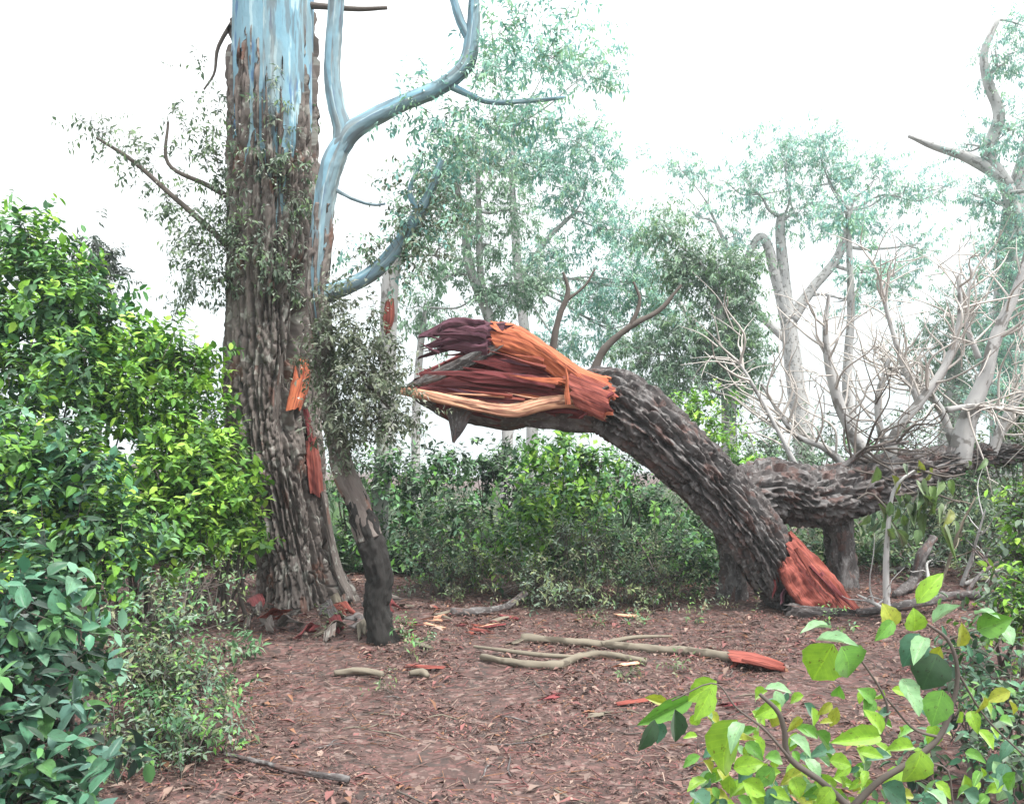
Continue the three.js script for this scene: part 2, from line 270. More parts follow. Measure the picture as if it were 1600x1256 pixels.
// a shrub: stems from the base into each clump, twigs, foliage; the leaves that show largest are parts of their own
function shrub(name, label, category, group, base, clumps, o) {
  const root = thing(name, label, category, onGround(base), group), L = new Leaves(), tw = [];
  for (const [c, r, twigs] of clumps) {
    fill(L, tw, c, r, { ...o, twigs });
    const k = o.stems ?? 2; for (let i = 0; i < k; i++) { const e = c.clone().add(V(gauss() * r[0] * 0.5, gauss() * r[1] * 0.4, gauss() * r[2] * 0.5)), b = onGround(V(lerp(base.x, c.x, rr(0.1, 0.7)) + gauss() * 0.12, 0, lerp(base.z, c.z, rr(0.1, 0.7)) + gauss() * 0.12), -0.03); if (e.y < b.y + 0.15) continue; mesh('stem', local(tube(wander(b, e, 0.07), [o.stemR ?? 0.018, (o.stemR ?? 0.018) * 0.8, 0.008, 0.004], { seg: 6, step: 0.12 }), root), o.stemMat ?? M.twig, root); }
  }
  let list = L.list;
  if (o.own) {
    const seen = [], p = V(); list.forEach((l) => { if (view.containsPoint(p.set(l[0], l[1], l[2]))) seen.push(l); });
    const score = (l) => l[9] / Math.hypot(l[0], l[1] - EYE, l[2]); seen.sort((a, b) => score(b) - score(a));
    const own = new Set(seen.slice(0, o.own)); for (const l of own) leafMesh(l, root, leafSolid(l[11], o.gloss ?? 0.25, o.through ?? 0.35, leafMap)); list = list.filter((l) => !own.has(l));
  }
  const f = mesh('foliage', local(o.own ? L.fine(list) : L.geometry(list), root), leafMaterial(o.gloss ?? 0.25, o.through ?? 0.35), root); if (o.own) f.userData.kind = 'stuff';
  if (tw.length) { const t = mesh('twigs', local(twigGeometry(tw, o.twigR ?? 0.004), root), o.stemMat ?? M.twig, root); t.userData.kind = 'stuff'; }
  return root;
}
// a tree: trunk and limbs along drawn lines, a branch into every clump, a crown of leaves
function tree(name, label, group, lines, clumps, o) {
  const root = thing(name, label, 'tree', lines[0][0][0].clone(), group), L = new Leaves(), tw = [], nodes = [];
  lines.forEach(([pts, radii, nm, mat], i) => { mesh(nm ?? (i ? 'limb' : 'trunk'), local(tube(pts, radii, { seg: o.seg ?? 10, step: o.step ?? 0.15, disp: (th, s, c, r) => r * 0.12 * fbm(Math.cos(th) * 1.5 + c.x, s / r * 0.25, Math.sin(th) * 1.5, 2) }), root), mat ?? o.mat, root); resample(pts, 12).forEach((p, j) => { if (i || j > 5) nodes.push([p, radii[Math.min(radii.length - 1, Math.round(j / 12 * (radii.length - 1)))]]); }); });
  for (const [c, r, twigs] of clumps) {
    fill(L, tw, c, r, { ...o, twigs });
    let best = nodes[0]; for (const nd of nodes) if (nd[0].distanceTo(c) + (nd[0].y > c.y ? 0.6 * (nd[0].y - c.y) : 0) < best[0].distanceTo(c) + (best[0].y > c.y ? 0.6 * (best[0].y - c.y) : 0)) best = nd;
    const br = Math.min(best[1] * 0.55, o.branchR ?? 0.05); mesh('branch', local(tube(wander(best[0], c, 0.08), [br, br * 0.75, br * 0.5, br * 0.25], { seg: 6, step: 0.2 }), root), o.branchMat ?? o.mat, root);
    for (let i = 0; i < (o.sub ?? 3); i++) { const d = randDir(), e = V(c.x + d.x * r[0] * 0.8, c.y + d.y * r[1] * 0.8, c.z + d.z * r[2] * 0.8), a = V().lerpVectors(best[0], c, rr(0.6, 1)); mesh('branch', local(tube(wander(a, e, 0.1), [br * 0.45, br * 0.35, br * 0.2, br * 0.1], { seg: 5, step: 0.25 }), root), o.branchMat ?? o.mat, root); }
  }
  mesh('crown', local(L.geometry(), root), leafMaterial(o.gloss ?? 0.15, o.through ?? 0.4), root);
  if (tw.length) { const t = mesh('twigs', local(twigGeometry(tw, o.twigR ?? 0.006), root), o.branchMat ?? o.mat, root); t.userData.kind = 'stuff'; }
  return root;
}
// pixel line [[px, py, radius px], ...] at a depth (or depth per point) -> points and radii
const line = (a, depth, lift) => [a.map((q) => at(q[0], q[1], q[3] ?? depth)), a.map((q) => sz(q[2], q[3] ?? depth))];
const blob = (px, py, rx, ry, depth, twigs, rz) => [at(px, py, depth), [sz(rx, depth), sz(ry, depth), rz ?? sz((rx + ry) / 2, depth)], twigs];

// ------------------------------------------------------------------ ground
{
  const xs = [], zs = [];
  for (let x = -6; x <= 6.001; x += 0.06) xs.push(x); for (let k = 1, x = 6; k <= 40; k++) { x += 0.06 * Math.pow(1.21, k); xs.push(x); xs.unshift(-x); }
  for (let z = 4; z > -13; z -= 0.07) zs.push(z); for (let k = 1, z = zs[zs.length - 1]; k <= 38; k++) { z -= 0.07 * Math.pow(1.19, k); zs.push(z); } zs.unshift(30, 15, 8);
  const g = grid(xs.length - 1, zs.length - 1, (i, j) => [xs[i], groundY(xs[i], zs[j]), zs[j], xs[i] / 2.6, -zs[j] / 2.6]);
  const m = mesh('ground', g, M.ground, scene); m.userData.kind = 'structure'; m.userData.label = 'reddish brown earth floor of the clearing under leaf litter';
}
{ // leaf litter: curled dead leaves, bark flakes and needles nobody could count
  seed(3);
  const g = unitLeaf.clone(), N = 80000, o = new THREE.Object3D();
  const lm = new THREE.InstancedMesh(g, new THREE.MeshStandardMaterial({ side: THREE.DoubleSide, roughness: 0.9 }), N);
  const cols = [[0.15, 0.085, 0.072], [0.19, 0.11, 0.095], [0.10, 0.06, 0.05], [0.20, 0.08, 0.075], [0.22, 0.15, 0.12], [0.07, 0.045, 0.04], [0.15, 0.105, 0.09], [0.22, 0.11, 0.065], [0.06, 0.038, 0.034], [0.12, 0.07, 0.06], [0.17, 0.07, 0.065], [0.25, 0.18, 0.15]];
  for (let i = 0; i < N; i++) {
    const d = 3.2 + Math.pow(rnd(), 0.8) * 9; let x = (rnd() * 2 - 1) * (d * 0.62); for (let k = 0; k < 3 && n3(x * 1.3, 2.2, d * 1.3) < rr(-0.35, 0.15); k++) x = (rnd() * 2 - 1) * (d * 0.62); const x0 = (rnd() * 2 - 1) * (d * 0.62), z = -d, s = (rnd() < 0.05 ? rr(0.045, 0.08) : rr(0.008, 0.030)) * (0.75 + d * 0.05);
    o.position.set(x, groundY(x, z) + rr(0.002, 0.022), z); o.rotation.set(-Math.PI / 2 + gauss() * 0.5, gauss() * 0.5, rr(0, 6.28), 'YXZ'); o.rotation.y = rr(0, 6.28); o.rotation.z = gauss() * 0.6;
    o.scale.set(s * rr(0.25, 0.6), s * rr(0.8, 1.6), s); o.updateMatrix(); lm.setMatrixAt(i, o.matrix);
    const c = pick(cols), k = rr(0.75, 1.25); lm.setColorAt(i, lin(c[0] * k, c[1] * k, c[2] * k));
  }
  { // fallen needles and hair-thin twiglets between the leaves
    const K = 16000, ng = new THREE.BoxGeometry(1, 1, 1), nm = new THREE.InstancedMesh(ng, new THREE.MeshStandardMaterial({ roughness: 0.95 }), K);
    for (let i = 0; i < K; i++) { const d = 3.2 + Math.pow(rnd(), 0.8) * 8, x = (rnd() * 2 - 1) * d * 0.62, l = rr(0.03, 0.13); o.position.set(x, groundY(x, -d) + rr(0.004, 0.02), -d); o.rotation.set(0, rr(0, 6.28), gauss() * 0.12); o.scale.set(l, rr(0.002, 0.004), rr(0.002, 0.005)); o.updateMatrix(); nm.setMatrixAt(i, o.matrix); const c = pick(cols), k = rr(0.7, 1.15); nm.setColorAt(i, lin(c[0] * k, c[1] * k, c[2] * k)); }
    nm.name = 'twig_litter'; nm.userData.kind = 'stuff'; nm.userData.label = 'fine dead twiglets strewn over the clearing floor'; nm.castShadow = nm.receiveShadow = true; scene.add(nm);
  }
  lm.name = 'leaf_litter'; lm.userData.kind = 'stuff'; lm.userData.label = 'dead brown leaves and bark flakes strewn over the clearing'; lm.castShadow = lm.receiveShadow = true; scene.add(lm);
}

{ // low plants covering the forest floor behind the clearing
  seed(5);
  const L = new Leaves(), cols = [[0.06, 0.13, 0.05], [0.09, 0.17, 0.06], [0.05, 0.10, 0.05], [0.12, 0.16, 0.08]]; for (let i = 0; i < 16; i++) { const a = rr(0, 6.28), d = V(Math.cos(a), rr(0.3, 1.6), Math.sin(a)).normalize(); L.add(V(Math.cos(a) * 0.05, rr(0, 0.12), Math.sin(a) * 0.05), d, orth(d, V(0, 1, 0.1)), rr(0.12, 0.26), rr(0.03, 0.06), [1, 1, 1]); }
  const N = 5200, im = new THREE.InstancedMesh(L.geometry(), leafMaterial(0.15, 0.35), N), o = new THREE.Object3D();
  for (let i = 0; i < N; i++) { const d = 10.3 + Math.pow(rnd(), 1.6) * 45, x = (rnd() * 2 - 1) * (d * 0.75), s = rr(0.6, 1.5); o.position.set(x, groundY(x, -d) - 0.02, -d); o.rotation.set(0, rr(0, 6.28), 0); o.scale.set(s, s * rr(0.7, 1.4), s); o.updateMatrix(); im.setMatrixAt(i, o.matrix); const c = pick(cols); im.setColorAt(i, lin(...c)); }
  im.name = 'undergrowth'; im.userData.kind = 'stuff'; im.userData.label = 'low green plants covering the forest floor beyond the clearing'; im.castShadow = im.receiveShadow = true; scene.add(im);
}

// ------------------------------------------------------------------ big standing tree
const TD = 9.0;
{
  seed(11);
  const base = onGround(groundAt(470, 945)); const D0 = -base.z; // about 9 m
  const rows = [[474, 975, 84], [473, 940, 74], [468, 905, 60], [460, 860, 54], [450, 800, 55], [436, 735, 64], [428, 680, 69], [424, 600, 68], [424, 500, 66], [425, 400, 66], [426, 200, 66], [427, 0, 65], [430, -250, 62], [436, -500, 56], [430, -760, 44], [436, -1000, 26]];
  const [pts, radii] = line(rows, D0);
  const yOf = (py) => at(0, py, D0).y;
  const root = thing('gum_tree', 'massive standing trunk with furrowed grey bark and orange tear, lens bloom painted blue-grey above', 'tree', base);
  const coreDisp = (th, s, c, r) => r * 0.05 * fbm(Math.cos(th) * 2.2, s * 0.5, Math.sin(th) * 2.2, 3) + 0.02 * fbm(Math.cos(th) * 9, s * 0.6, Math.sin(th) * 9, 3);
  const up = rows.findIndex((q) => q[1] === 400); // lens bloom painted on the core above, rough bark over heartwood below
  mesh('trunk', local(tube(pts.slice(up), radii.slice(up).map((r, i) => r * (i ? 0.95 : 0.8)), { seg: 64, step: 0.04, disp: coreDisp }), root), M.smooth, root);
  mesh('heartwood', local(tube(pts.slice(0, up + 1), radii.slice(0, up + 1).map((r) => r * 0.62), { seg: 40, step: 0.06, disp: coreDisp }), root), M.bark, root);
  // rough bark shell, ragged top added to bound the painted bloom; a deep crack runs down its side
  const crack = (y) => { const t = smooth(yOf(660), yOf(470), y); return lerp(0.45, 0.88, t) + 0.1 * n3(y * 5, 1, 1); };
  const end = rows.findIndex((r) => r[1] === 0);
  const ys0 = yOf(430), ys1 = yOf(-40);
  mesh('rough_bark', local(tube(pts.slice(0, end + 1), radii.slice(0, end + 1), { seg: 260, step: 0.013, uvScale: 1.1, disp: (th, s, c, r) => {
    const x = Math.cos(th), z = Math.sin(th), wob = fbm(x * 2 + 5, s * 0.9, z * 2, 2) * 0.9;
    const f = 1 - Math.abs(n3((x + wob * 0.22) * 6.8, s * 1.0 + wob * 0.6, (z + wob * 0.22) * 6.8)) * 2.2, f2 = 1 - Math.abs(n3(x * 14 + wob, s * 2.6 + wob, z * 14 + 7)) * 2.0;
    let d = 0.030 - 0.105 * Math.pow(clamp(f, 0, 1), 5) - 0.040 * Math.pow(clamp(f2, 0, 1), 5) + 0.02 * fbm(x * 2, s * 1.2, z * 2, 2);
    const cross = Math.abs(n3(x * 6 + 3, s * 6.5 + wob * 3, z * 6 + 3)); d -= 0.04 * Math.pow(clamp(1 - cross * 3.0, 0, 1), 4);
    d += 0.022 * (Math.round(3 * n3(x * 7 + 9, s * 3.4, z * 7)) / 3) + 0.014 * fbm(x * 22, s * 12, z * 22, 2);
    const yy = c.y, low = smooth(yOf(840), yOf(975), yy); d += r * low * (0.20 * Math.sin(th * 5 + 1.1) + 0.16 * Math.sin(th * 3 + 2.4) + 0.1 * n3(x * 3, s * 2, z * 3));
    d += 0.02 * smooth(yOf(770), yOf(740), yy) * (1 - smooth(yOf(720), yOf(680), yy));
    const a = th - crack(yy), cw = 0.23 + 0.12 * n3(yy * 5, 2, 2), on = smooth(yOf(700), yOf(650), yy) * (1 - smooth(yOf(440), yOf(400), yy)); d -= 0.17 * on * smooth(cw, cw * 0.4, Math.abs(a));
    const t = (yy - ys0) / (ys1 - ys0) + 0.6 * fbm(x * 6, s * 0.55, z * 6, 3) * 2; if (t > 0.62) d = -r * 0.05 - 0.10 * smooth(0.62, 0.7, t); else if (t > 0.55) d *= 1 - (t - 0.55) / 0.14;
    return d;
  } }), root), M.bark, root);
  const surf = (px, py, off = 0) => { // a point on the trunk's near side
    let i = 0; while (i < rows.length - 2 && rows[i + 1][1] > py) i++; const t = (py - rows[i][1]) / (rows[i + 1][1] - rows[i][1]), cx = lerp(rows[i][0], rows[i + 1][0], t), r = lerp(rows[i][2], rows[i + 1][2], t);
    const dx = clamp((px - cx) / r, -0.98, 0.98); return at(px, py, D0 - sz(r, D0) * Math.sqrt(1 - dx * dx) - off);
  };
  const torn = (A, B, m, s, o = {}) => mesh('torn_wood', local(slab(A.map((q) => surf(...q)), B.map((q) => surf(...q)), { n: 18, m: 10, bulge: V(0.02, 0, 0.03), thick: 0.05, jag: 0.06, s, ...o }), root), m, root);
  torn([[464, 560, -0.07], [456, 595, -0.03], [447, 640, -0.01]], [[484, 562, -0.06], [484, 600, -0.03], [470, 640, -0.01]], W.orange, 2, { ridge: 0.014, freq: 3, jag: 0.03, chip: 1 });
  torn([[478, 690, -0.02], [480, 730, -0.01], [484, 770, -0.02]], [[494, 682, 0.01], [502, 730, 0.01], [506, 778, 0.0]], W.red, 3, { ridge: 0.014, freq: 3, jag: 0.03, chip: 1 });
  torn([[474, 640, 0.0], [482, 690, 0.0]], [[482, 640, 0.0], [494, 700, 0.0]], W.crimson, 4, { jag: 0.02 });
  // pale strip of loosened bark hanging on the far edge low down
  mesh('bark_strip', local(slab([surf(500, 770, 0.05), surf(508, 830, 0.06), surf(520, 890, 0.06), surf(540, 935, 0.1)], [surf(510, 770, 0.04), surf(520, 830, 0.05), surf(534, 885, 0.05), surf(556, 940, 0.1)], { n: 22, m: 8, thick: 0.03, jag: 0.03, s: 8 }), root), M.bark, root);
  // leafy shoots growing from the bark
  const shoots = [
    [[[390, 420, 7], [330, 360, 5], [262, 300, 4], [205, 250, 3.5], [150, 215, 2]], 8.5], [[[395, 330, 6], [325, 290, 4], [262, 255, 3], [262, 190, 2]], 8.6], [[[372, 20, 4], [340, 75, 3], [334, 115, 2], [318, 140, 1.5]], 8.7], [[[440, 300, 6], [420, 250, 4], [440, 190, 3]], 8.4], [[[470, 380, 6], [440, 420, 4], [330, 440, 3]], 8.4], [[[480, 8, 6], [508, 10, 5], [560, 14, 4], [605, 12, 3]], 8.6],
  ];
  const limbs = shoots.map(([a, d]) => mesh('leafy_shoot', local(tube(...line(a, d), { seg: 7, step: 0.06 }), root), M.twig, root));
  const cols = [[0.10, 0.16, 0.10], [0.13, 0.21, 0.12], [0.075, 0.12, 0.08], [0.17, 0.22, 0.15], [0.15, 0.25, 0.10]];
  const leafy = (i, list) => { const L = new Leaves(), tw = []; for (const b of list) fill(L, tw, b[0], b[1], { twigs: b[2], per: 9, len: 0.062, wid: 0.024, cols, twig: 0.17, droop: 0.5, shell: 0.5, out: 0.6, rise: 0 }); mesh('foliage', L.geometry(), leafMaterial(0.15, 0.45), limbs[i]).geometry.translate(-root.position.x, -root.position.y, -root.position.z); const t = mesh('twigs', local(twigGeometry(tw, 0.003), root), M.twig, limbs[i]); t.userData.kind = 'stuff'; };
  leafy(0, [blob(150, 205, 55, 28, 8.5, 24), blob(215, 245, 55, 45, 8.5, 34), blob(265, 310, 45, 40, 8.5, 36), blob(310, 380, 60, 60, 8.5, 80), blob(300, 450, 40, 50, 8.5, 34)]);
  leafy(1, [blob(290, 200, 50, 40, 8.6, 22), blob(330, 250, 60, 60, 8.6, 60), blob(365, 330, 60, 60, 8.5, 80)]);
  leafy(2, [blob(300, 95, 30, 14, 8.7, 5), blob(330, 150, 40, 30, 8.7, 9)]);
  leafy(3, [blob(430, 180, 60, 70, 8.35, 40), blob(420, 260, 65, 70, 8.35, 90), blob(450, 330, 45, 60, 8.35, 60)]);
  leafy(4, [blob(390, 400, 90, 60, 8.35, 150), blob(340, 440, 50, 40, 8.4, 50), blob(440, 440, 50, 30, 8.35, 40)]);
  // crown out of the picture
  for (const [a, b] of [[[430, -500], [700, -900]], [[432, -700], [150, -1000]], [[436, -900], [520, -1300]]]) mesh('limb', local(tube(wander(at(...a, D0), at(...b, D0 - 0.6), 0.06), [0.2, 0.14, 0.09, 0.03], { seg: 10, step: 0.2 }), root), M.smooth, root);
  { const L = new Leaves(); for (const b of [blob(700, -950, 240, 160, D0, 120), blob(150, -1040, 240, 160, D0, 120), blob(500, -1320, 260, 170, D0, 120)]) fill(L, null, b[0], b[1], { twigs: b[2], per: 12, len: 0.12, wid: 0.035, cols, twig: 0.35, droop: 0.6 }); mesh('crown', local(L.geometry(), root), leafMaterial(0.15, 0.45), root); }
}
// loosened bark and chips round its foot
{
  seed(17);
  const chips = []; for (let i = 0; i < 26; i++) { const x = rr(360, 600), y = rr(925, 985), a = rr(0, 3.1), l = rr(12, 42); chips.push([x, y, x + Math.cos(a) * l, y + Math.sin(a) * l * 0.5, rr(4, 9)]); }
  chips.forEach((c, i) => {
    const a = groundAt(c[0], c[1], 0.05), b = groundAt(c[2], c[3], 0.03), d = V().subVectors(b, a).normalize(), s = orth(V().crossVectors(d, V(0, 1, 0)), V(0, 0.4, 0)).multiplyScalar(0), w = V().crossVectors(V(0, 1, 0), d).normalize().multiplyScalar(sz(c[4], 9)); w.y += 0.03;
    const root = tag(mesh('loose_bark', slab([a, V().lerpVectors(a, b, 0.5).add(V(0, 0.05, 0)), b].map((p) => p.clone().sub(w)), [a, V().lerpVectors(a, b, 0.5).add(V(0, 0.05, 0)), b].map((p) => p.clone().add(w)), { n: 12, m: 6, bulge: V(0, 0.012, 0.004), thick: 0.012, ridge: 0.012, jag: 0.14, s: i * 1.7 }), [M.bark, W.red, M.bark, M.stick, W.crimson, M.log][i % 6], scene), ['furrowed brown-grey', 'dull red', 'furrowed brown-grey', 'tan', 'dark crimson', 'dark grey'][i % 6] + ' broken bark piece lying round the foot of the massive trunk', 'bark', 'bark slabs round the trunk foot');
  });
}

// ------------------------------------------------------------------ slender forked tree with a blackened foot, in front of the big trunk
{
  seed(23);
  const base = onGround(groundAt(596, 1003)), D = -base.z;
  const main = [[606, 1030, 25], [598, 1000, 20], [588, 950, 17], [592, 900, 18], [580, 850, 19], [566, 812, 18], [556, 780, 17], [536, 735, 16], [527, 690, 15], [509, 600, 14], [503, 520, 15], [496, 450, 17], [501, 380, 17], [506, 320, 16], [518, 260, 18], [534, 222, 15], [540, 208, 8]];
  const root = thing('forked_tree', 'slender crooked tree, blackened at its foot, forking into limbs painted blue-grey with lens bloom', 'tree', base);
  const rough = (k) => (th, s, c, r) => k * fbm(Math.cos(th) * 2, s * 5, Math.sin(th) * 2, 3) + 0.3 * k * n3(th * 4, s * 14, 3);
  const [p, r] = line(main, D);
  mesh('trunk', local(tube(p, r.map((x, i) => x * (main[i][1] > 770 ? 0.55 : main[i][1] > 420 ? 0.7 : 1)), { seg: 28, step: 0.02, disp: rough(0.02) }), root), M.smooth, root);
  const cut = main.findIndex((q) => q[1] === 600), yTop = at(0, 800, D).y;
  mesh('charred_bark', local(tube(p.slice(0, cut + 1), r.slice(0, cut + 1).map((x) => x + 0.008), { seg: 40, step: 0.015, disp: (th, s, c, q) => { const t = c.y - yTop + 0.28 * fbm(Math.cos(th) * 1.5, s * 2.5, Math.sin(th) * 1.5, 3) * 2; return t > 0.05 ? -0.05 : rough(0.045)(th, s, c, q) - 0.016 * Math.pow(clamp(1 - Math.abs(n3(Math.cos(th) * 3.5, s * 9, Math.sin(th) * 3.5)) * 2.4, 0, 1), 2) + 0.006; } }), root), M.char, root);
  mesh('flaking_bark', local(tube(p.slice(4, 14), r.slice(4, 14).map((x) => x + 0.003), { seg: 40, step: 0.015, disp: (th, s, c, q) => { const t = fbm(Math.cos(th) * 2.5, s * 1.9, Math.sin(th) * 2.5, 3) * 2 + smooth(at(0, 520, D).y, at(0, 380, D).y, c.y) * 0.6; return t > 0.55 || c.y < yTop - 0.2 ? -0.05 : rough(0.03)(th, s, c, q) + 0.004; } }), root), M.bark, root);
  const limb = (a, nm = 'limb') => mesh(nm, local(tube(...line(a, D), { seg: 14, step: 0.04, disp: rough(0.012) }), root), M.smooth, root);  // limbs take their blue from painted lens bloom
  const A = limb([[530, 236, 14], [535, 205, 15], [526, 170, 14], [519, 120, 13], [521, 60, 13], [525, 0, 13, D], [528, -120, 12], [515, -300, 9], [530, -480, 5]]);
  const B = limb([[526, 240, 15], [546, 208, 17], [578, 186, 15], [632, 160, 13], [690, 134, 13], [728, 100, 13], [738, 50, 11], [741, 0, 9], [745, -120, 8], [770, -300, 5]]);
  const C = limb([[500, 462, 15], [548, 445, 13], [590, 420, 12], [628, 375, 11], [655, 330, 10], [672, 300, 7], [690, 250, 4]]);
  limb([[735, 62, 8], [718, 30, 7], [706, -15, 6], [690, -120, 3]], 'branch');
  limb([[700, 132, 6], [760, 158, 4], [820, 158, 4], [885, 152, 2.5]], 'branch'); limb([[515, 290, 3], [545, 308, 2.5], [585, 320, 2], [602, 318, 1.5]], 'branch');
  limb([[655, 330, 6], [640, 300, 4], [660, 250, 2]], 'branch');
  const dull = [[0.08, 0.12, 0.06], [0.11, 0.155, 0.08], [0.065, 0.095, 0.055], [0.15, 0.18, 0.11], [0.20, 0.23, 0.16]], teal = [[0.20, 0.42, 0.34], [0.25, 0.50, 0.39], [0.17, 0.38, 0.35], [0.27, 0.48, 0.29]];  // teal leaves have the pale lens bloom painted in
  const leafy = (host, list, cols, o = {}) => { const L = new Leaves(), tw = []; for (const b of list) fill(L, tw, b[0], b[1], { twigs: b[2], per: 9, len: 0.05, wid: 0.022, cols, twig: 0.14, droop: 0.45, shell: 0.5, out: 0.6, rise: 0, ...o }); mesh('foliage', local(L.geometry(), root), leafMaterial(0.12, 0.45), host); const t = mesh('twigs', local(twigGeometry(tw, 0.0025), root), M.twig, host); t.userData.kind = 'stuff'; };
  const S = mesh('leafy_shoot', local(tube(...line([[508, 600, 6], [545, 560, 5], [575, 600, 4], [610, 640, 2]], D - 0.1), { seg: 7 }), root), M.twig, root);
  leafy(S, [blob(525, 470, 35, 40, D - 0.15, 45), blob(550, 530, 62, 60, D - 0.1, 150), blob(575, 600, 75, 65, D - 0.1, 190), blob(590, 655, 70, 38, D - 0.1, 110), blob(520, 640, 40, 60, D - 0.15, 70), blob(640, 650, 35, 25, D, 24), blob(540, 700, 34, 40, D - 0.1, 40), blob(500, 560, 34, 50, D - 0.15, 50), blob(600, 560, 50, 50, D - 0.05, 60)], dull);
  leafy(C, [blob(570, 400, 45, 28, D, 34), blob(640, 360, 50, 50, D, 80), blob(690, 330, 50, 60, D, 60), blob(640, 420, 40, 30, D, 30), blob(640, 290, 60, 45, D, 40)], dull.concat(teal));
  leafy(B, [blob(660, 190, 80, 40, D, 50), blob(760, 110, 60, 50, D, 40), blob(790, 40, 70, 60, D, 55), blob(860, 90, 60, 60, D, 40), blob(780, 200, 80, 50, D, 60), blob(650, 130, 50, 30, D, 22), blob(700, 250, 70, 45, D, 60), blob(850, 180, 60, 40, D, 30), blob(930, 110, 45, 55, D, 18), blob(880, 20, 70, 40, D, 26)], teal, { len: 0.06 });
  leafy(A, [blob(530, -330, 160, 120, D, 80), blob(740, -320, 170, 120, D, 80)], teal, { len: 0.07 });
}

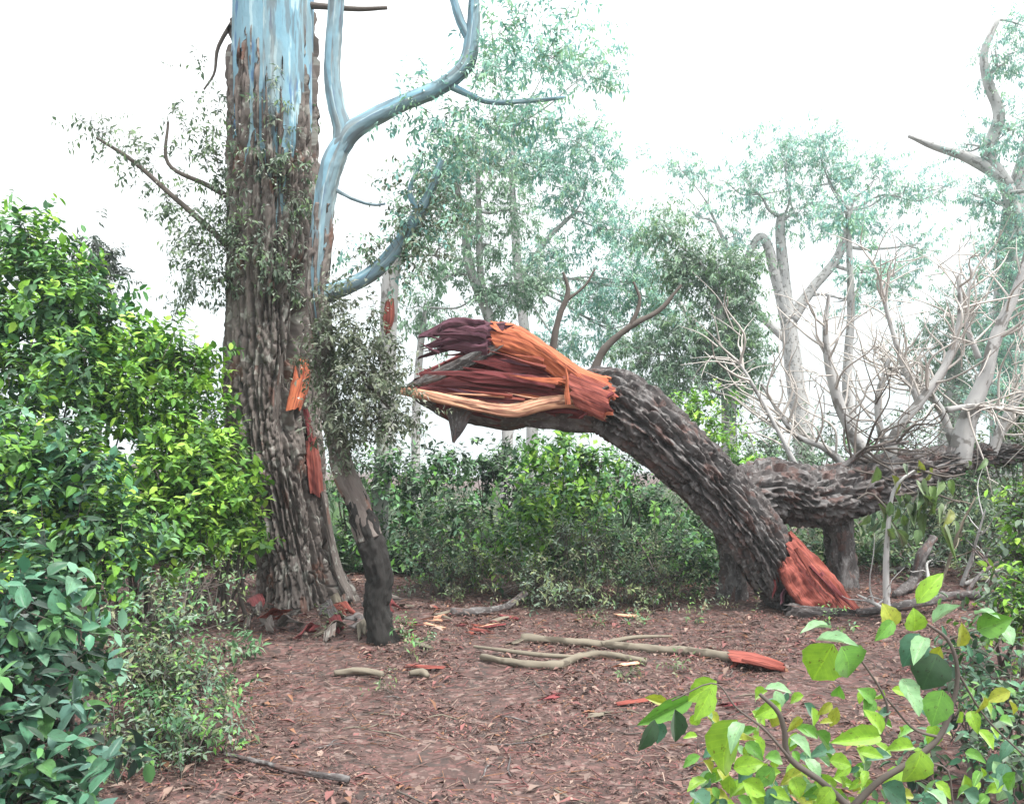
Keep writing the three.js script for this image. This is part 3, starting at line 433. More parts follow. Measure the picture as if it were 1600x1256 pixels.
// ------------------------------------------------------------------ fallen tree
{
  seed(31);
  const FD = 8.35, base = onGround(groundAt(1230, 950));
  const root = thing('fallen_tree', 'snapped fallen trunk with red splintered break, propped up off the ground', 'tree', base);
  const part = (nm, g, m, parent = root) => mesh(nm, local(g, root), m, parent);
  const rough = (a) => (th, s, c, r) => { const x = Math.cos(th), z = Math.sin(th), w = fbm(x * 2, s, z * 2, 2); const f = 1 - Math.abs(n3((x + w * 0.4) * 5.2, s * 1.7 + w, (z + w * 0.4) * 5.2)) * 2.2, f2 = 1 - Math.abs(n3(x * 10, s * 4.4 + w, z * 10 + 7)) * 2.0, f3 = 1 - Math.abs(n3(x * 5 + 3, s * 7 + w * 3, z * 5)) * 3; return a * (0.7 - 2.3 * Math.pow(clamp(f, 0, 1), 5) - 1.1 * Math.pow(clamp(f2, 0, 1), 5) - 0.9 * Math.pow(clamp(f3, 0, 1), 4) + 0.7 * w + 0.5 * (Math.round(3 * n3(x * 6 + 9, s * 4, z * 6)) / 3) + 0.6 * fbm(x * 15, s * 13, z * 15, 2)); };
  // trunk from its torn foot up to the break
  const foot = [[1236, 962, 30, 8.3], [1222, 920, 36, 8.3], [1196, 866, 41, 8.3], [1156, 806, 45, 8.3], [1104, 748, 45, 8.3], [1044, 692, 48, 8.3], [990, 648, 52, 8.35], [952, 626, 50, 8.4], [920, 613, 38, 8.42], [893, 606, 16, 8.42]];
  part('trunk', tube(...line(foot, FD), { seg: 150, step: 0.014, disp: (th, s, c, r) => rough(0.04)(th, s, c, r) - r * 0.75 * smooth(0.32, 0.0, s + 0.3 * fbm(Math.cos(th) * 2, 4, Math.sin(th) * 2, 2) * 2) }), M.log);
  // bark shell under and behind the break
  {
    const ax = resample([[930, 612], [860, 598], [780, 590], [700, 592], [630, 606]].map((q) => at(q[0], q[1], 8.47)), 60);
    const shell = (inner) => grid(46, 60, (i, j) => {
      const u = j / 60, v = i / 46, k = u * 4, q = Math.min(3, Math.floor(k)), prof = [0.37, 0.42, 0.46, 0.38, 0.05], R = lerp(prof[q], prof[q + 1], k - q);
      // from the near lower lip, underneath, up the far side
      const th = lerp(0.17 * Math.PI, 1.12 * Math.PI + 0.3 * n3(u * 6, 2, 3) - 0.25 * u, v), rg = inner ? -0.04 * (1 - u * 0.7) : (0.035 * fbm(v * 11, u * 7, 2, 3) * 2 - 0.045 * Math.pow(clamp(1 - Math.abs(n3(v * 11, u * 4, 5)) * 2, 0, 1), 2)) * (1 - u * 0.6);
      const a = th + 0.16 * fbm(u * 16, v > 0.5 ? 3 : 8, 1, 3) * (smooth(0.2, 0, v) + smooth(0.8, 1, v)), c = ax[j];
      return [c.x, c.y - (R + rg) * Math.sin(a), c.z + (R * 0.95 + rg) * Math.cos(a), v * 0.8, u * 1.6];
    });
    part('bark_shell', mergeGeometries([shell(false)]), M.log); part('inner_wood', shell(true), W.crimson);
  }
  const P = (q, d) => at(q[0], q[1], q[2] ?? d);
  const sl = (nm, A, B, m, d, o) => part(nm, slab(A.map((q) => P(q, d)), B.map((q) => P(q, d)), o), m);
  // back wall of red wood inside the break
  sl('torn_wood', [[660, 585, 8.52], [740, 545, 8.55], [820, 548, 8.5], [900, 585, 8.3]], [[640, 614, 8.24], [740, 636, 8.16], [820, 642, 8.12], [915, 648, 8.05]], W.crimson, 8.4, { n: 40, m: 26, bulge: V(0, 0, -0.10), ridge: 0.07, freq: 4, jag: 0.12, thick: -0.04, s: 5 });
  // orange upper slab running from the crest down to the bark
  sl('torn_wood', [[768, 500, 8.25], [812, 508, 8.25], [866, 545, 8.2], [912, 576, 8.12], [958, 592, 8.1]], [[772, 545, 8.16], [822, 560, 8.14], [868, 588, 8.08], [905, 618, 8.0], [950, 652, 7.98]], W.orange, 8.2, { n: 40, m: 22, bulge: V(0, 0.03, 0.05), ridge: 0.03, freq: 3.2, jag: 0.08, thick: 0.06, s: 9 });
  sl('torn_wood', [[886, 576, 8.05], [925, 590, 8.0], [962, 606, 8.02]], [[892, 632, 7.97], [920, 646, 7.96], [950, 660, 7.98]], W.red, 8.0, { n: 20, m: 14, bulge: V(0, 0, 0.04), ridge: 0.02, freq: 6, jag: 0.07, thick: 0.05, s: 13 });
  // pale lower lip
  sl('sapwood_lip', [[617, 603, 8.25], [680, 612, 8.18], [745, 625, 8.14], [800, 631, 8.12], [850, 620, 8.1], [900, 619, 8.06], [945, 638, 8.0]], [[612, 611, 8.22], [680, 627, 8.13], [745, 641, 8.08], [805, 650, 8.06], [850, 639, 8.04], [900, 636, 8.02], [945, 656, 7.99]], W.pale, 8.1, { n: 70, m: 12, bulge: V(0, 0.012, 0.02), ridge: 0.022, freq: 3, jag: 0.05, thick: 0.06, s: 15 });
  // purple bark torn up at the crest
  sl('torn_bark', [[672, 520, 8.4], [700, 496, 8.38], [740, 498, 8.32], [775, 502, 8.28]], [[676, 556, 8.36], [705, 548, 8.32], [740, 552, 8.26], [778, 550, 8.2]], W.purple, 8.3, { n: 24, m: 14, bulge: V(0, 0.02, 0.05), ridge: 0.05, freq: 6, jag: 0.3, thick: 0.05, s: 19 });
  sl('torn_bark', [[640, 598, 8.3], [690, 572, 8.3], [740, 548, 8.24], [775, 536, 8.2]], [[650, 606, 8.26], [700, 588, 8.24], [745, 566, 8.18], [780, 550, 8.16]], M.log, 8.3, { n: 24, m: 8, bulge: V(0, 0.01, 0.03), ridge: 0.03, freq: 5, jag: 0.08, thick: 0.04, s: 23 });
  // splinters fanning out of the break
  const sp = (a, b, da, db, w, t, m, i) => part('splinter', splinter(at(...a, da), at(...b, db), sz(w, 8.2), sz(t, 8.2), i), m);
  for (let i = 0; i < 24; i++) { const t = rnd(), a = [lerp(905, 835, t) + rr(-20, 20), lerp(622, 572, t) + rr(-5, 5)], e = rnd(), b = [lerp(652, 760, e) + rr(-15, 60) * t, lerp(608, 560, t) + rr(-8, 8)]; sp(a, b, rr(8.12, 8.3), rr(8.15, 8.4), rr(7, 26), rr(2, 5), pick([W.crimson, W.crimson, W.red, W.purple, W.crimson]), i); }
  for (let i = 0; i < 13; i++) { const a = [rr(755, 800), rr(505, 552)], b = [rr(655, 715), a[1] + rr(-18, 20)]; sp(a, b, rr(8.14, 8.28), rr(8.2, 8.45), rr(8, 22), rr(3, 6), pick([W.purple, W.purple, W.crimson, W.purple]), i + 40); }
  for (let i = 0; i < 9; i++) { const t = rnd(), a = [lerp(930, 800, t) + rr(-10, 10), lerp(612, 522, t) + rr(0, 25)], b = [a[0] - rr(40, 100), a[1] - rr(6, 34)]; sp(a, b, rr(8.0, 8.12), rr(8.1, 8.2), rr(4, 10), rr(3, 6), pick([W.orange, W.red, W.orange, W.pale]), i + 60); }
  for (let i = 0; i < 5; i++) { const x = rr(660, 860); sp([x + rr(30, 60), rr(618, 634)], [x - rr(20, 60), rr(606, 622)], 8.1, rr(8.05, 8.2), rr(4, 8), rr(3, 5), pick([W.red, W.pale, W.orange]), i + 80); }
  sp([888, 632], [884, 568], 7.94, 7.96, 7, 5, W.orange, 95); sp([686, 552], [655, 535], 8.3, 8.35, 5, 4, W.purple, 96); sp([690, 530], [650, 520], 8.3, 8.4, 4, 4, W.purple, 97);
  sl('hanging_bark', [[694, 630, 8.25], [703, 668, 8.22], [706, 690, 8.2]], [[744, 634, 8.25], [726, 670, 8.22], [712, 690, 8.2]], M.log, 8.2, { n: 10, m: 8, bulge: V(0, 0, 0.03), ridge: 0.015, jag: 0.05, thick: 0.04, s: 51 });
  // torn foot: one broken face, the bark closing over its near edge, a dark root end under it
  sl('torn_wood', [[1244, 838, 8.2], [1292, 884, 8.12], [1344, 952, 8.08]], [[1214, 884, 8.02], [1236, 926, 7.99], [1262, 958, 7.99]], W.red, 8.1, { n: 34, m: 26, bulge: V(0.01, 0.01, 0.03), ridge: 0.02, freq: 4, jag: 0.09, thick: 0.08, chip: 1.3, s: 29 });
  sl('root_end', [[1232, 944, 8.02], [1290, 950, 8.0], [1356, 956, 8.0]], [[1228, 964, 7.96], [1290, 968, 7.96], [1354, 968, 7.98]], M.log, 8.0, { n: 20, m: 10, bulge: V(0, 0.04, 0.03), ridge: 0.02, jag: 0.08, thick: 0.06, chip: 1, s: 33 });
  for (let i = 0; i < 5; i++) { const t = rnd(); sp([lerp(1235, 1300, t) + rr(-6, 6), lerp(850, 915, t)], [lerp(1280, 1345, t) + rr(-14, 6), lerp(905, 960, t) + rr(-8, 6)], 8.05, 8.0, rr(4, 9), rr(3, 6), pick([W.red, W.crimson, W.crimson]), i + 110); }
  for (let i = 0; i < 7; i++) sp([rr(1212, 1250), rr(880, 930)], [rr(1205, 1290), rr(935, 960)], rr(8.05, 8.2), rr(8.0, 8.1), rr(5, 12), rr(4, 8), pick([W.crimson, W.red, W.purple, M.log]), i + 140);
  for (let i = 0; i < 6; i++) sp([rr(935, 975), rr(590, 650)], [rr(890, 945), rr(580, 655)], rr(7.95, 8.05), rr(7.95, 8.02), rr(4, 9), rr(3, 6), pick([W.red, W.orange, W.crimson, M.log]), i + 170);
  // the great limb that lies off to the side, its props and bare branches
  const limb = part('limb', tube(...line([[1150, 775, 40, 8.5], [1205, 765, 46, 8.7], [1265, 775, 44, 8.9], [1330, 765, 41, 9.1], [1395, 745, 37, 9.3], [1450, 730, 26, 9.6], [1500, 715, 20, 9.9], [1560, 710, 14, 10.3], [1680, 700, 7, 10.6]], 9), { seg: 90, step: 0.02, disp: rough(0.04) }), M.log);
  const prop = (a, d, m = M.log) => { const [p, r] = line(a, d); p[p.length - 1].y = groundY(p[p.length - 1].x, p[p.length - 1].z) - 0.06; part('prop_branch', tube(p, r, { seg: 24, step: 0.03, disp: rough(0.02) }), m); };
  prop([[1120, 770, 26], [1140, 820, 24], [1146, 880, 21], [1142, 940, 24]], 8.8, M.log); prop([[1296, 775, 34], [1310, 820, 24], [1314, 865, 21], [1318, 910, 26]], 9.2, M.log);
  const bare = (a, d, m = M.pale, kids = 5) => {
    const [p, r0] = line(a, d), r = r0.map((x) => x * 0.85), b = part('branch', tube(p, r, { seg: 10, step: 0.05, disp: (th, s, c, q) => q * 0.25 * fbm(Math.cos(th) + c.x * 3, s * 4, Math.sin(th), 2) }), m, limb);
    const q = resample(p, 20), gs = []; for (let i = 0; i < kids * 3; i++) { const k = 4 + Math.floor(rnd() * 16), dir = V().subVectors(q[20], q[0]).normalize().add(randDir().multiplyScalar(1.1)).add(V(0, 0.25, 0)).normalize(), L = rr(0.3, 0.9), e = q[k].clone().addScaledVector(dir, L); gs.push(tube(wander(q[k], e, 0.12), [0.014, 0.011, 0.007, 0.003], { seg: 5, step: 0.08 })); for (let h = 0; h < 2; h++) gs.push(tube(wander(V().lerpVectors(q[k], e, rr(0.4, 0.9)), e.clone().add(randDir().multiplyScalar(0.35)), 0.1, 2), [0.007, 0.005, 0.002], { seg: 4, step: 0.08 })); }
    if (gs.length) part('twigs', mergeGeometries(gs), m === M.pale ? M.greytwig : M.twig, limb).userData.kind = 'stuff';
  };
  bare([[1370, 735, 14], [1340, 690, 12], [1315, 640, 10], [1298, 580, 9], [1290, 510, 5], [1296, 460, 3]], 9.3); bare([[1392, 720, 11], [1398, 680, 9], [1440, 625, 8], [1478, 570, 7], [1500, 500, 5], [1498, 430, 3]], 9.2); bare([[1498, 728, 22], [1515, 650, 17], [1540, 590, 13], [1556, 530, 11], [1590, 450, 8], [1610, 380, 5]], 9.8);
  bare([[1440, 640, 6], [1415, 580, 5], [1390, 500, 4], [1375, 440, 3]], 9.4); bare([[1500, 722, 9], [1470, 640, 7], [1440, 600, 5], [1380, 570, 3]], 9.9, M.pale, 7); bare([[1330, 740, 8], [1290, 700, 7], [1245, 680, 5], [1190, 600, 3]], 9.3, M.pale, 6); bare([[1395, 720, 8], [1378, 680, 7], [1372, 620, 5], [1390, 560, 3]], 9.5, M.pale);
  bare([[1480, 640, 6], [1520, 635, 5], [1580, 640, 4]], 9.7); bare([[1250, 740, 6], [1225, 690, 4], [1170, 590, 3], [1150, 560, 2]], 9, M.pale, 4); bare([[1548, 716, 10], [1580, 640, 8], [1640, 560, 6]], 10.2, M.pale, 8); bare([[1300, 745, 7], [1330, 720, 6], [1360, 700, 4], [1420, 690, 3]], 9.0, M.log, 6); bare([[1530, 560, 6], [1510, 500, 4], [1520, 420, 2]], 9.8, M.pale);
  const dead = (a, d) => part('branch', tube(...line(a, d), { seg: 7, step: 0.05, disp: (th, s, c, r) => r * 0.3 * n3(c.x * 14, c.y * 14, th) }), M.twig);
  dead([[862, 560, 6], [872, 500, 5], [888, 455, 4], [880, 425, 2]], 8.6); dead([[925, 585, 7], [945, 545, 6], [985, 510, 5], [1030, 485, 4], [1065, 445, 2]], 8.7); dead([[985, 510, 4], [1000, 470, 3], [990, 440, 2]], 8.7); dead([[885, 470, 3], [915, 445, 2], [930, 420, 1.5]], 8.6);
}

// ------------------------------------------------------------------ trees behind the clearing
{
  seed(41);
  const gum = [[0.14, 0.26, 0.16], [0.18, 0.33, 0.20], [0.11, 0.21, 0.14], [0.22, 0.37, 0.22]], teal = [[0.20, 0.42, 0.34], [0.25, 0.50, 0.39], [0.17, 0.38, 0.35], [0.27, 0.48, 0.29]], fresh = [[0.10, 0.21, 0.07], [0.14, 0.27, 0.09], [0.09, 0.17, 0.08]];  // teal: distance haze painted into the far leaf colour
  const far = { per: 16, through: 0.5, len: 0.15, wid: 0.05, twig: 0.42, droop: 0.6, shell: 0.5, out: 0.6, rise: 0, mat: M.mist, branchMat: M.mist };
  const foot = (px, depth) => { const p = at(px, 660, depth); return onGround(p, -0.1); };
  const stem = (a, d) => { const [p, r] = line(a, d), f = foot(a[0][0], d); return [[f, ...p], [r[0] * 1.15, ...r]]; };
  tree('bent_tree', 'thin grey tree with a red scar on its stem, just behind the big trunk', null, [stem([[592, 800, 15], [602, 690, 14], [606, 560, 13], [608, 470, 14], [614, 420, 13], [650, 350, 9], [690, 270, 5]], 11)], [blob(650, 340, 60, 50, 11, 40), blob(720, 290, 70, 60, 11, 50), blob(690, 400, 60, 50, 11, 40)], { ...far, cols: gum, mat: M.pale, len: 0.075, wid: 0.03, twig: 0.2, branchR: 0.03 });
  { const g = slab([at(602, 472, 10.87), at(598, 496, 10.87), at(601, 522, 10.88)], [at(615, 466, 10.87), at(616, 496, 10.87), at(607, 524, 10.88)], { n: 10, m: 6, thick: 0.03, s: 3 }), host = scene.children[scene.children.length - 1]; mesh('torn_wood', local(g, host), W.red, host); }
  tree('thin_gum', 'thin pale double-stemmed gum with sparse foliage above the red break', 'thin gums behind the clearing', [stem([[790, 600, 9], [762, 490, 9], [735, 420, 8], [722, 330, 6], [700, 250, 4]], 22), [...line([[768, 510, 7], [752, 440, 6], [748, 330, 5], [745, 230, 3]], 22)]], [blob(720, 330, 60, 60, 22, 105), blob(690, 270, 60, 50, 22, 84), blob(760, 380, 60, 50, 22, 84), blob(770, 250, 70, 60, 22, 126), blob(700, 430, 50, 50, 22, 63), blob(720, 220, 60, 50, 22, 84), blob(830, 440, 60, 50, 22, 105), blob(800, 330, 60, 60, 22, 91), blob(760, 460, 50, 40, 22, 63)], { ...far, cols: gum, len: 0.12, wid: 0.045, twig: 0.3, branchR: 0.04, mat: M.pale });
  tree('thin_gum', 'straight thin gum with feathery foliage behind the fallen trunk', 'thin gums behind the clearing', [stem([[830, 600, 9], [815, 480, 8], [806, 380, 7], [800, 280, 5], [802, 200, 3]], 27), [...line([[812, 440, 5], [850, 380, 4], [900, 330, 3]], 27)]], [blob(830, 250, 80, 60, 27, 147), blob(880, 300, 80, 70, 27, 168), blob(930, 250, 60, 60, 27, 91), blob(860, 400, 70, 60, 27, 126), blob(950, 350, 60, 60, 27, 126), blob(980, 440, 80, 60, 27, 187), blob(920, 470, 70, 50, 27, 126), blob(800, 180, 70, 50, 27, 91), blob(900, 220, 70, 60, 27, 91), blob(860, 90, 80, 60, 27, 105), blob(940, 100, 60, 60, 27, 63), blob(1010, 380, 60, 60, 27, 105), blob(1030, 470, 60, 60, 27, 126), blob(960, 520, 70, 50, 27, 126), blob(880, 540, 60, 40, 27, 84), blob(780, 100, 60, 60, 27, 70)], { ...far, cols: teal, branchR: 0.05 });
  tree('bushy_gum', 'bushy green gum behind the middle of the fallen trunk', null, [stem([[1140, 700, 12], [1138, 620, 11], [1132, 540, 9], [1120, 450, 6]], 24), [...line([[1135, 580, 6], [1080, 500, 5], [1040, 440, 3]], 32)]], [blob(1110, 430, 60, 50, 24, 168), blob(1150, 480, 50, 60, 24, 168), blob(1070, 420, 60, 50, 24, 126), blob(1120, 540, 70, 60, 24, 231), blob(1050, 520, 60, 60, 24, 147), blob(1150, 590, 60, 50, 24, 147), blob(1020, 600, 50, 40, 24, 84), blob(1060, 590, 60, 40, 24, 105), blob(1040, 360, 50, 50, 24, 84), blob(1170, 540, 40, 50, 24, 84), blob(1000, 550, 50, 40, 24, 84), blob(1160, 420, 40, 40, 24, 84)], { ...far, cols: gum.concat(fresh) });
  tree('pale_gum', 'tall pale gum with a spreading haze-tinted teal crown behind the fallen limb', null, [stem([[1262, 740, 16], [1250, 650, 15], [1240, 570, 14], [1232, 500, 12]], 44), [...line([[1232, 505, 12], [1215, 440, 9], [1190, 370, 7], [1150, 440, 4]], 44)], [...line([[1232, 500, 12], [1225, 430, 9], [1222, 340, 7], [1230, 340, 4]], 44)], [...line([[1236, 500, 11], [1270, 450, 8], [1310, 400, 7], [1330, 330, 4]], 44)], [...line([[1238, 540, 7], [1180, 480, 5], [1120, 350, 3]], 44)]], [blob(1230, 240, 80, 55, 44, 147), blob(1170, 290, 80, 55, 44, 126), blob(1290, 270, 70, 60, 44, 126), blob(1250, 330, 80, 50, 44, 126), blob(1150, 370, 60, 40, 44, 70), blob(1340, 340, 70, 60, 44, 105), blob(1370, 270, 60, 50, 44, 84), blob(1420, 300, 50, 50, 44, 63), blob(1400, 430, 50, 45, 44, 84), blob(1280, 220, 50, 40, 44, 63), blob(1060, 260, 60, 40, 44, 40), blob(1080, 330, 60, 40, 44, 40), blob(1440, 380, 60, 50, 44, 50), blob(1480, 290, 60, 40, 44, 40), blob(1340, 470, 60, 40, 44, 40), blob(1100, 270, 50, 30, 44, 24)], { ...far, cols: teal, len: 0.21, wid: 0.07, twig: 0.6, branchR: 0.10, twigR: 0.012 });
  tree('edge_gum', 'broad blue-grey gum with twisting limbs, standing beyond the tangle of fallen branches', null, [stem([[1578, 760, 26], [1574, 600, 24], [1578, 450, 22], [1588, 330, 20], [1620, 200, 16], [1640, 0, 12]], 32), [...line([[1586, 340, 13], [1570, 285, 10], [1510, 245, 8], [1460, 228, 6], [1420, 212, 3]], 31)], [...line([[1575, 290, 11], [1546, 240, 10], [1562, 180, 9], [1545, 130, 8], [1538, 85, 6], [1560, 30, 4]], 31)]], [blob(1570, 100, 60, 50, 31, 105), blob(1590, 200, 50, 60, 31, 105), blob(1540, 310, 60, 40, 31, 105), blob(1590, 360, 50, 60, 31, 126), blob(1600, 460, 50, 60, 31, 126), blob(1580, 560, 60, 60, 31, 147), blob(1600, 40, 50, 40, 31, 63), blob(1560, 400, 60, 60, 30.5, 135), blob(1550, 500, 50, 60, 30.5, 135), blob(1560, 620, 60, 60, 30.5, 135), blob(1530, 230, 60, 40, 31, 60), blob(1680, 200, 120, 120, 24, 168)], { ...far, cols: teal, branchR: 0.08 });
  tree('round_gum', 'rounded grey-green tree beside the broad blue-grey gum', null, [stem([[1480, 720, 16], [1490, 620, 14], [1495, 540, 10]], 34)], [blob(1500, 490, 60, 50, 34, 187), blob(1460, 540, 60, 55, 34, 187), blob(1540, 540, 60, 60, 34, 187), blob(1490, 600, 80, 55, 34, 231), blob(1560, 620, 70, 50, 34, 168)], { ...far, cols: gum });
  const thin = [[1300, 18, 470, 'leaning left of the rounded tree'], [1338, 16, 520, ''], [1175, 22, 540, '']];
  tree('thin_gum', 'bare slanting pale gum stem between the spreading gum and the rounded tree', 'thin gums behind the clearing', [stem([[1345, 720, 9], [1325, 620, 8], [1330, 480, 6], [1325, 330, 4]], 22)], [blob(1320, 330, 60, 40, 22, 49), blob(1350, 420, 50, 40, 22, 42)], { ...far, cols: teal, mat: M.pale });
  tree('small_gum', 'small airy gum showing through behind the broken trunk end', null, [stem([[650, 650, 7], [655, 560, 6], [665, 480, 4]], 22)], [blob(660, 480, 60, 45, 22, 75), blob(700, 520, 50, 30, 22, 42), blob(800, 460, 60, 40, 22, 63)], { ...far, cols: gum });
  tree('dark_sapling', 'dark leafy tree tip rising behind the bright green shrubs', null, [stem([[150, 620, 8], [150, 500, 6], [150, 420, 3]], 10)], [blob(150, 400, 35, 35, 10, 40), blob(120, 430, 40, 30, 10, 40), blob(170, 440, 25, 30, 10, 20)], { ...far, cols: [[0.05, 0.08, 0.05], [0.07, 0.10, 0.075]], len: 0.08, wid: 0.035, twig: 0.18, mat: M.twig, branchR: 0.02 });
}

// ------------------------------------------------------------------ shrubs
{
  seed(53);
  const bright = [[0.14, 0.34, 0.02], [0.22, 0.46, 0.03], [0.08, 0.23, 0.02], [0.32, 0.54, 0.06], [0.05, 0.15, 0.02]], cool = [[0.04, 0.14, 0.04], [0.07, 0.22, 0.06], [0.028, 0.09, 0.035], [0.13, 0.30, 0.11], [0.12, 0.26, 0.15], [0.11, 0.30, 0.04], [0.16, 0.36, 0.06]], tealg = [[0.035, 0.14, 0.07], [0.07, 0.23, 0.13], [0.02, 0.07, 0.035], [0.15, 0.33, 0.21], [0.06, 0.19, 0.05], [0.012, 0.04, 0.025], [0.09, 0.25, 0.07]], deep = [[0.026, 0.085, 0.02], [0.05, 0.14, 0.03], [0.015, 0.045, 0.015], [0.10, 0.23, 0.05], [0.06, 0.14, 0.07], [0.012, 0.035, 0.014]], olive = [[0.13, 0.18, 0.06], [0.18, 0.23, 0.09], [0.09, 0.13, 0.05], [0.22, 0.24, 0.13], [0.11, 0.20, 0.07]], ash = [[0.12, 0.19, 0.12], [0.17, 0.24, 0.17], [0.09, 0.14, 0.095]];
  const sh = (name, label, group, bx, depth, list, o) => shrub(name, label, 'shrub', group, at(bx, 660, depth), list.map((b) => { b[5] = Math.round(b[5] * (o.own ? 0.75 : 0.85)); return blob(...b); }), { per: 9, twig: 0.16, gloss: 0.16, through: 0.25, rag: 1.15, shell: 0.5, twigShare: 0.5, ...o });
  // the bank on the side of the big trunk
  sh('broadleaf_shrub', 'tall green shrub on the bank, rising highest above its neighbours', null, 40, 7.6, [[-60, 400, 110, 90, 7.6, 200], [40, 400, 85, 75, 7.6, 210], [100, 480, 90, 80, 7.5, 260], [0, 520, 110, 100, 7.3, 280], [90, 600, 110, 90, 7.2, 280], [-40, 680, 120, 110, 7.1, 220], [60, 740, 100, 90, 7.2, 160], [150, 540, 60, 70, 7.6, 110]], { cols: bright.concat(cool), len: 0.085, wid: 0.045, own: 290 });
  sh('broadleaf_shrub', 'bright yellow-green shrub between the bank and the massive trunk', null, 240, 7.6, [[230, 560, 85, 60, 7.6, 200], [290, 590, 50, 60, 7.6, 110], [200, 640, 90, 80, 7.4, 220], [280, 680, 70, 70, 7.4, 190], [240, 760, 100, 80, 7.2, 220], [330, 770, 60, 70, 7.2, 140], [220, 850, 100, 60, 7.1, 130], [305, 840, 60, 50, 7.1, 90]], { cols: bright, len: 0.078, wid: 0.042, own: 290 });
  sh('leafy_sapling', 'small light green sapling leaning across the massive trunk', null, 350, 7.5, [[375, 770, 34, 40, 7.5, 40], [350, 720, 40, 45, 7.6, 50], [385, 830, 30, 30, 7.5, 26], [340, 820, 40, 50, 7.4, 44]], { cols: bright, len: 0.085, wid: 0.045, own: 200 });
  sh('grey_shrub', 'grey-green wispy shrub beside the massive trunk, behind the yellow-green one', null, 330, 8.8, [[325, 610, 26, 60, 8.8, 40], [335, 690, 30, 60, 8.8, 44]], { cols: ash, len: 0.06, wid: 0.028 });
  sh('broadleaf_shrub', 'mid green shrub half way down the bank', null, 60, 5.8, [[20, 720, 110, 90, 5.8, 180], [120, 760, 100, 80, 5.9, 180], [50, 850, 120, 80, 5.6, 190], [170, 850, 80, 70, 5.8, 130], [-70, 820, 110, 130, 5.6, 130], [-60, 960, 120, 110, 5.4, 90]], { cols: cool.concat(bright, tealg), len: 0.08, wid: 0.042, own: 290 });
  sh('dark_shrub', 'dark shrub with large blue-green leaves at the low end of the bank', null, 10, 3.8, [[40, 960, 100, 80, 3.9, 70], [30, 1060, 110, 90, 3.8, 75], [90, 1160, 90, 80, 3.7, 60], [-40, 1180, 110, 120, 3.6, 60], [110, 1020, 60, 70, 4.0, 34], [40, 1260, 140, 80, 3.5, 60]], { cols: tealg.concat([[0.06, 0.16, 0.12]]), len: 0.085, wid: 0.048, per: 7, own: 290, gloss: 0.35 });
  sh('olive_shrub', 'fine-leaved olive brown shrub spreading over the edge of the bare earth', null, 260, 4.9, [[250, 980, 90, 60, 5.1, 120], [220, 1060, 90, 70, 4.9, 140], [300, 1060, 70, 60, 4.9, 100], [230, 1150, 100, 70, 4.6, 130], [320, 1150, 60, 60, 4.6, 70], [180, 1220, 110, 70, 4.3, 90], [280, 1230, 80, 60, 4.3, 60], [300, 920, 50, 30, 5.6, 40]], { cols: olive.concat(ash, cool), len: 0.042, wid: 0.018, twig: 0.18, per: 10, gloss: 0.2, twigShare: 0.9 });
  // hedge behind the clearing
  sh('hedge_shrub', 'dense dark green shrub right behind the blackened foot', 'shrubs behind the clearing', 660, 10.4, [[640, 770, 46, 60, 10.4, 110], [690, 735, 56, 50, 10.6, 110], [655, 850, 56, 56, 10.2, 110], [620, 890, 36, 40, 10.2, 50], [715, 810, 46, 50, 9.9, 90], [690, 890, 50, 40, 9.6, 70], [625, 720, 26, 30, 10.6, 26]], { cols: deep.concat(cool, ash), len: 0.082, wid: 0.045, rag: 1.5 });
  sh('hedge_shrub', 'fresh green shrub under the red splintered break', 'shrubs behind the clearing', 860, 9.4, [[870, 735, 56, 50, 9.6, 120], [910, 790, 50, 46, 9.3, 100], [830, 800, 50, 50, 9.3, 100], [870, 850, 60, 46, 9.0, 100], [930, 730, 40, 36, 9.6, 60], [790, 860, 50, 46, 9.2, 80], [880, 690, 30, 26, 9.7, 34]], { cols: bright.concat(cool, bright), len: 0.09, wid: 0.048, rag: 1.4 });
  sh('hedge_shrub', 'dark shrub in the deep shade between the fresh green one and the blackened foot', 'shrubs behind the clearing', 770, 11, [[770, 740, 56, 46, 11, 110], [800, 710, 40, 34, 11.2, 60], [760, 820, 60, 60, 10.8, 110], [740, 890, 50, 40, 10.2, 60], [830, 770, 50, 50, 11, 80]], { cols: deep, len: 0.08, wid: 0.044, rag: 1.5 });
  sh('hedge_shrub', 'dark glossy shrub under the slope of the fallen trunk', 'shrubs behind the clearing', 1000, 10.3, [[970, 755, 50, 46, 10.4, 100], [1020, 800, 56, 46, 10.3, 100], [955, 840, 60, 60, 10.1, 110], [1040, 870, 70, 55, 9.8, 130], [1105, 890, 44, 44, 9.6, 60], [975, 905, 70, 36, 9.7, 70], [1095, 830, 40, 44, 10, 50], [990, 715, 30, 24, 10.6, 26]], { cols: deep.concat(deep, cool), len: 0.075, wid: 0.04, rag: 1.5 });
  sh('hedge_shrub', 'low leafy shrub between the two props of the fallen trunk', 'shrubs behind the clearing', 1240, 10.2, [[1190, 830, 40, 50, 10.4, 50], [1255, 880, 60, 50, 10.2, 90], [1340, 890, 60, 50, 10, 80], [1300, 840, 50, 50, 10.4, 60]], { cols: deep.concat(olive), len: 0.07, wid: 0.035 });
  sh('hedge_shrub', 'light green shrub peeping over the sloping fallen trunk', 'shrubs behind the clearing', 1110, 14, [[1090, 640, 40, 36, 14, 60], [1120, 670, 50, 40, 14, 70], [1060, 650, 36, 30, 14, 36], [1150, 720, 70, 50, 14, 80]], { cols: bright, len: 0.09, wid: 0.05 });
  sh('hedge_shrub', 'leafy shrub filling the gap between the massive trunk and the hedge', 'shrubs behind the clearing', 545, 10.8, [[540, 760, 50, 60, 10.8, 90], [560, 850, 55, 60, 10.6, 90], [520, 880, 40, 40, 10.6, 50], [600, 740, 40, 50, 10.9, 60]], { cols: deep.concat(cool), len: 0.08, wid: 0.042 });
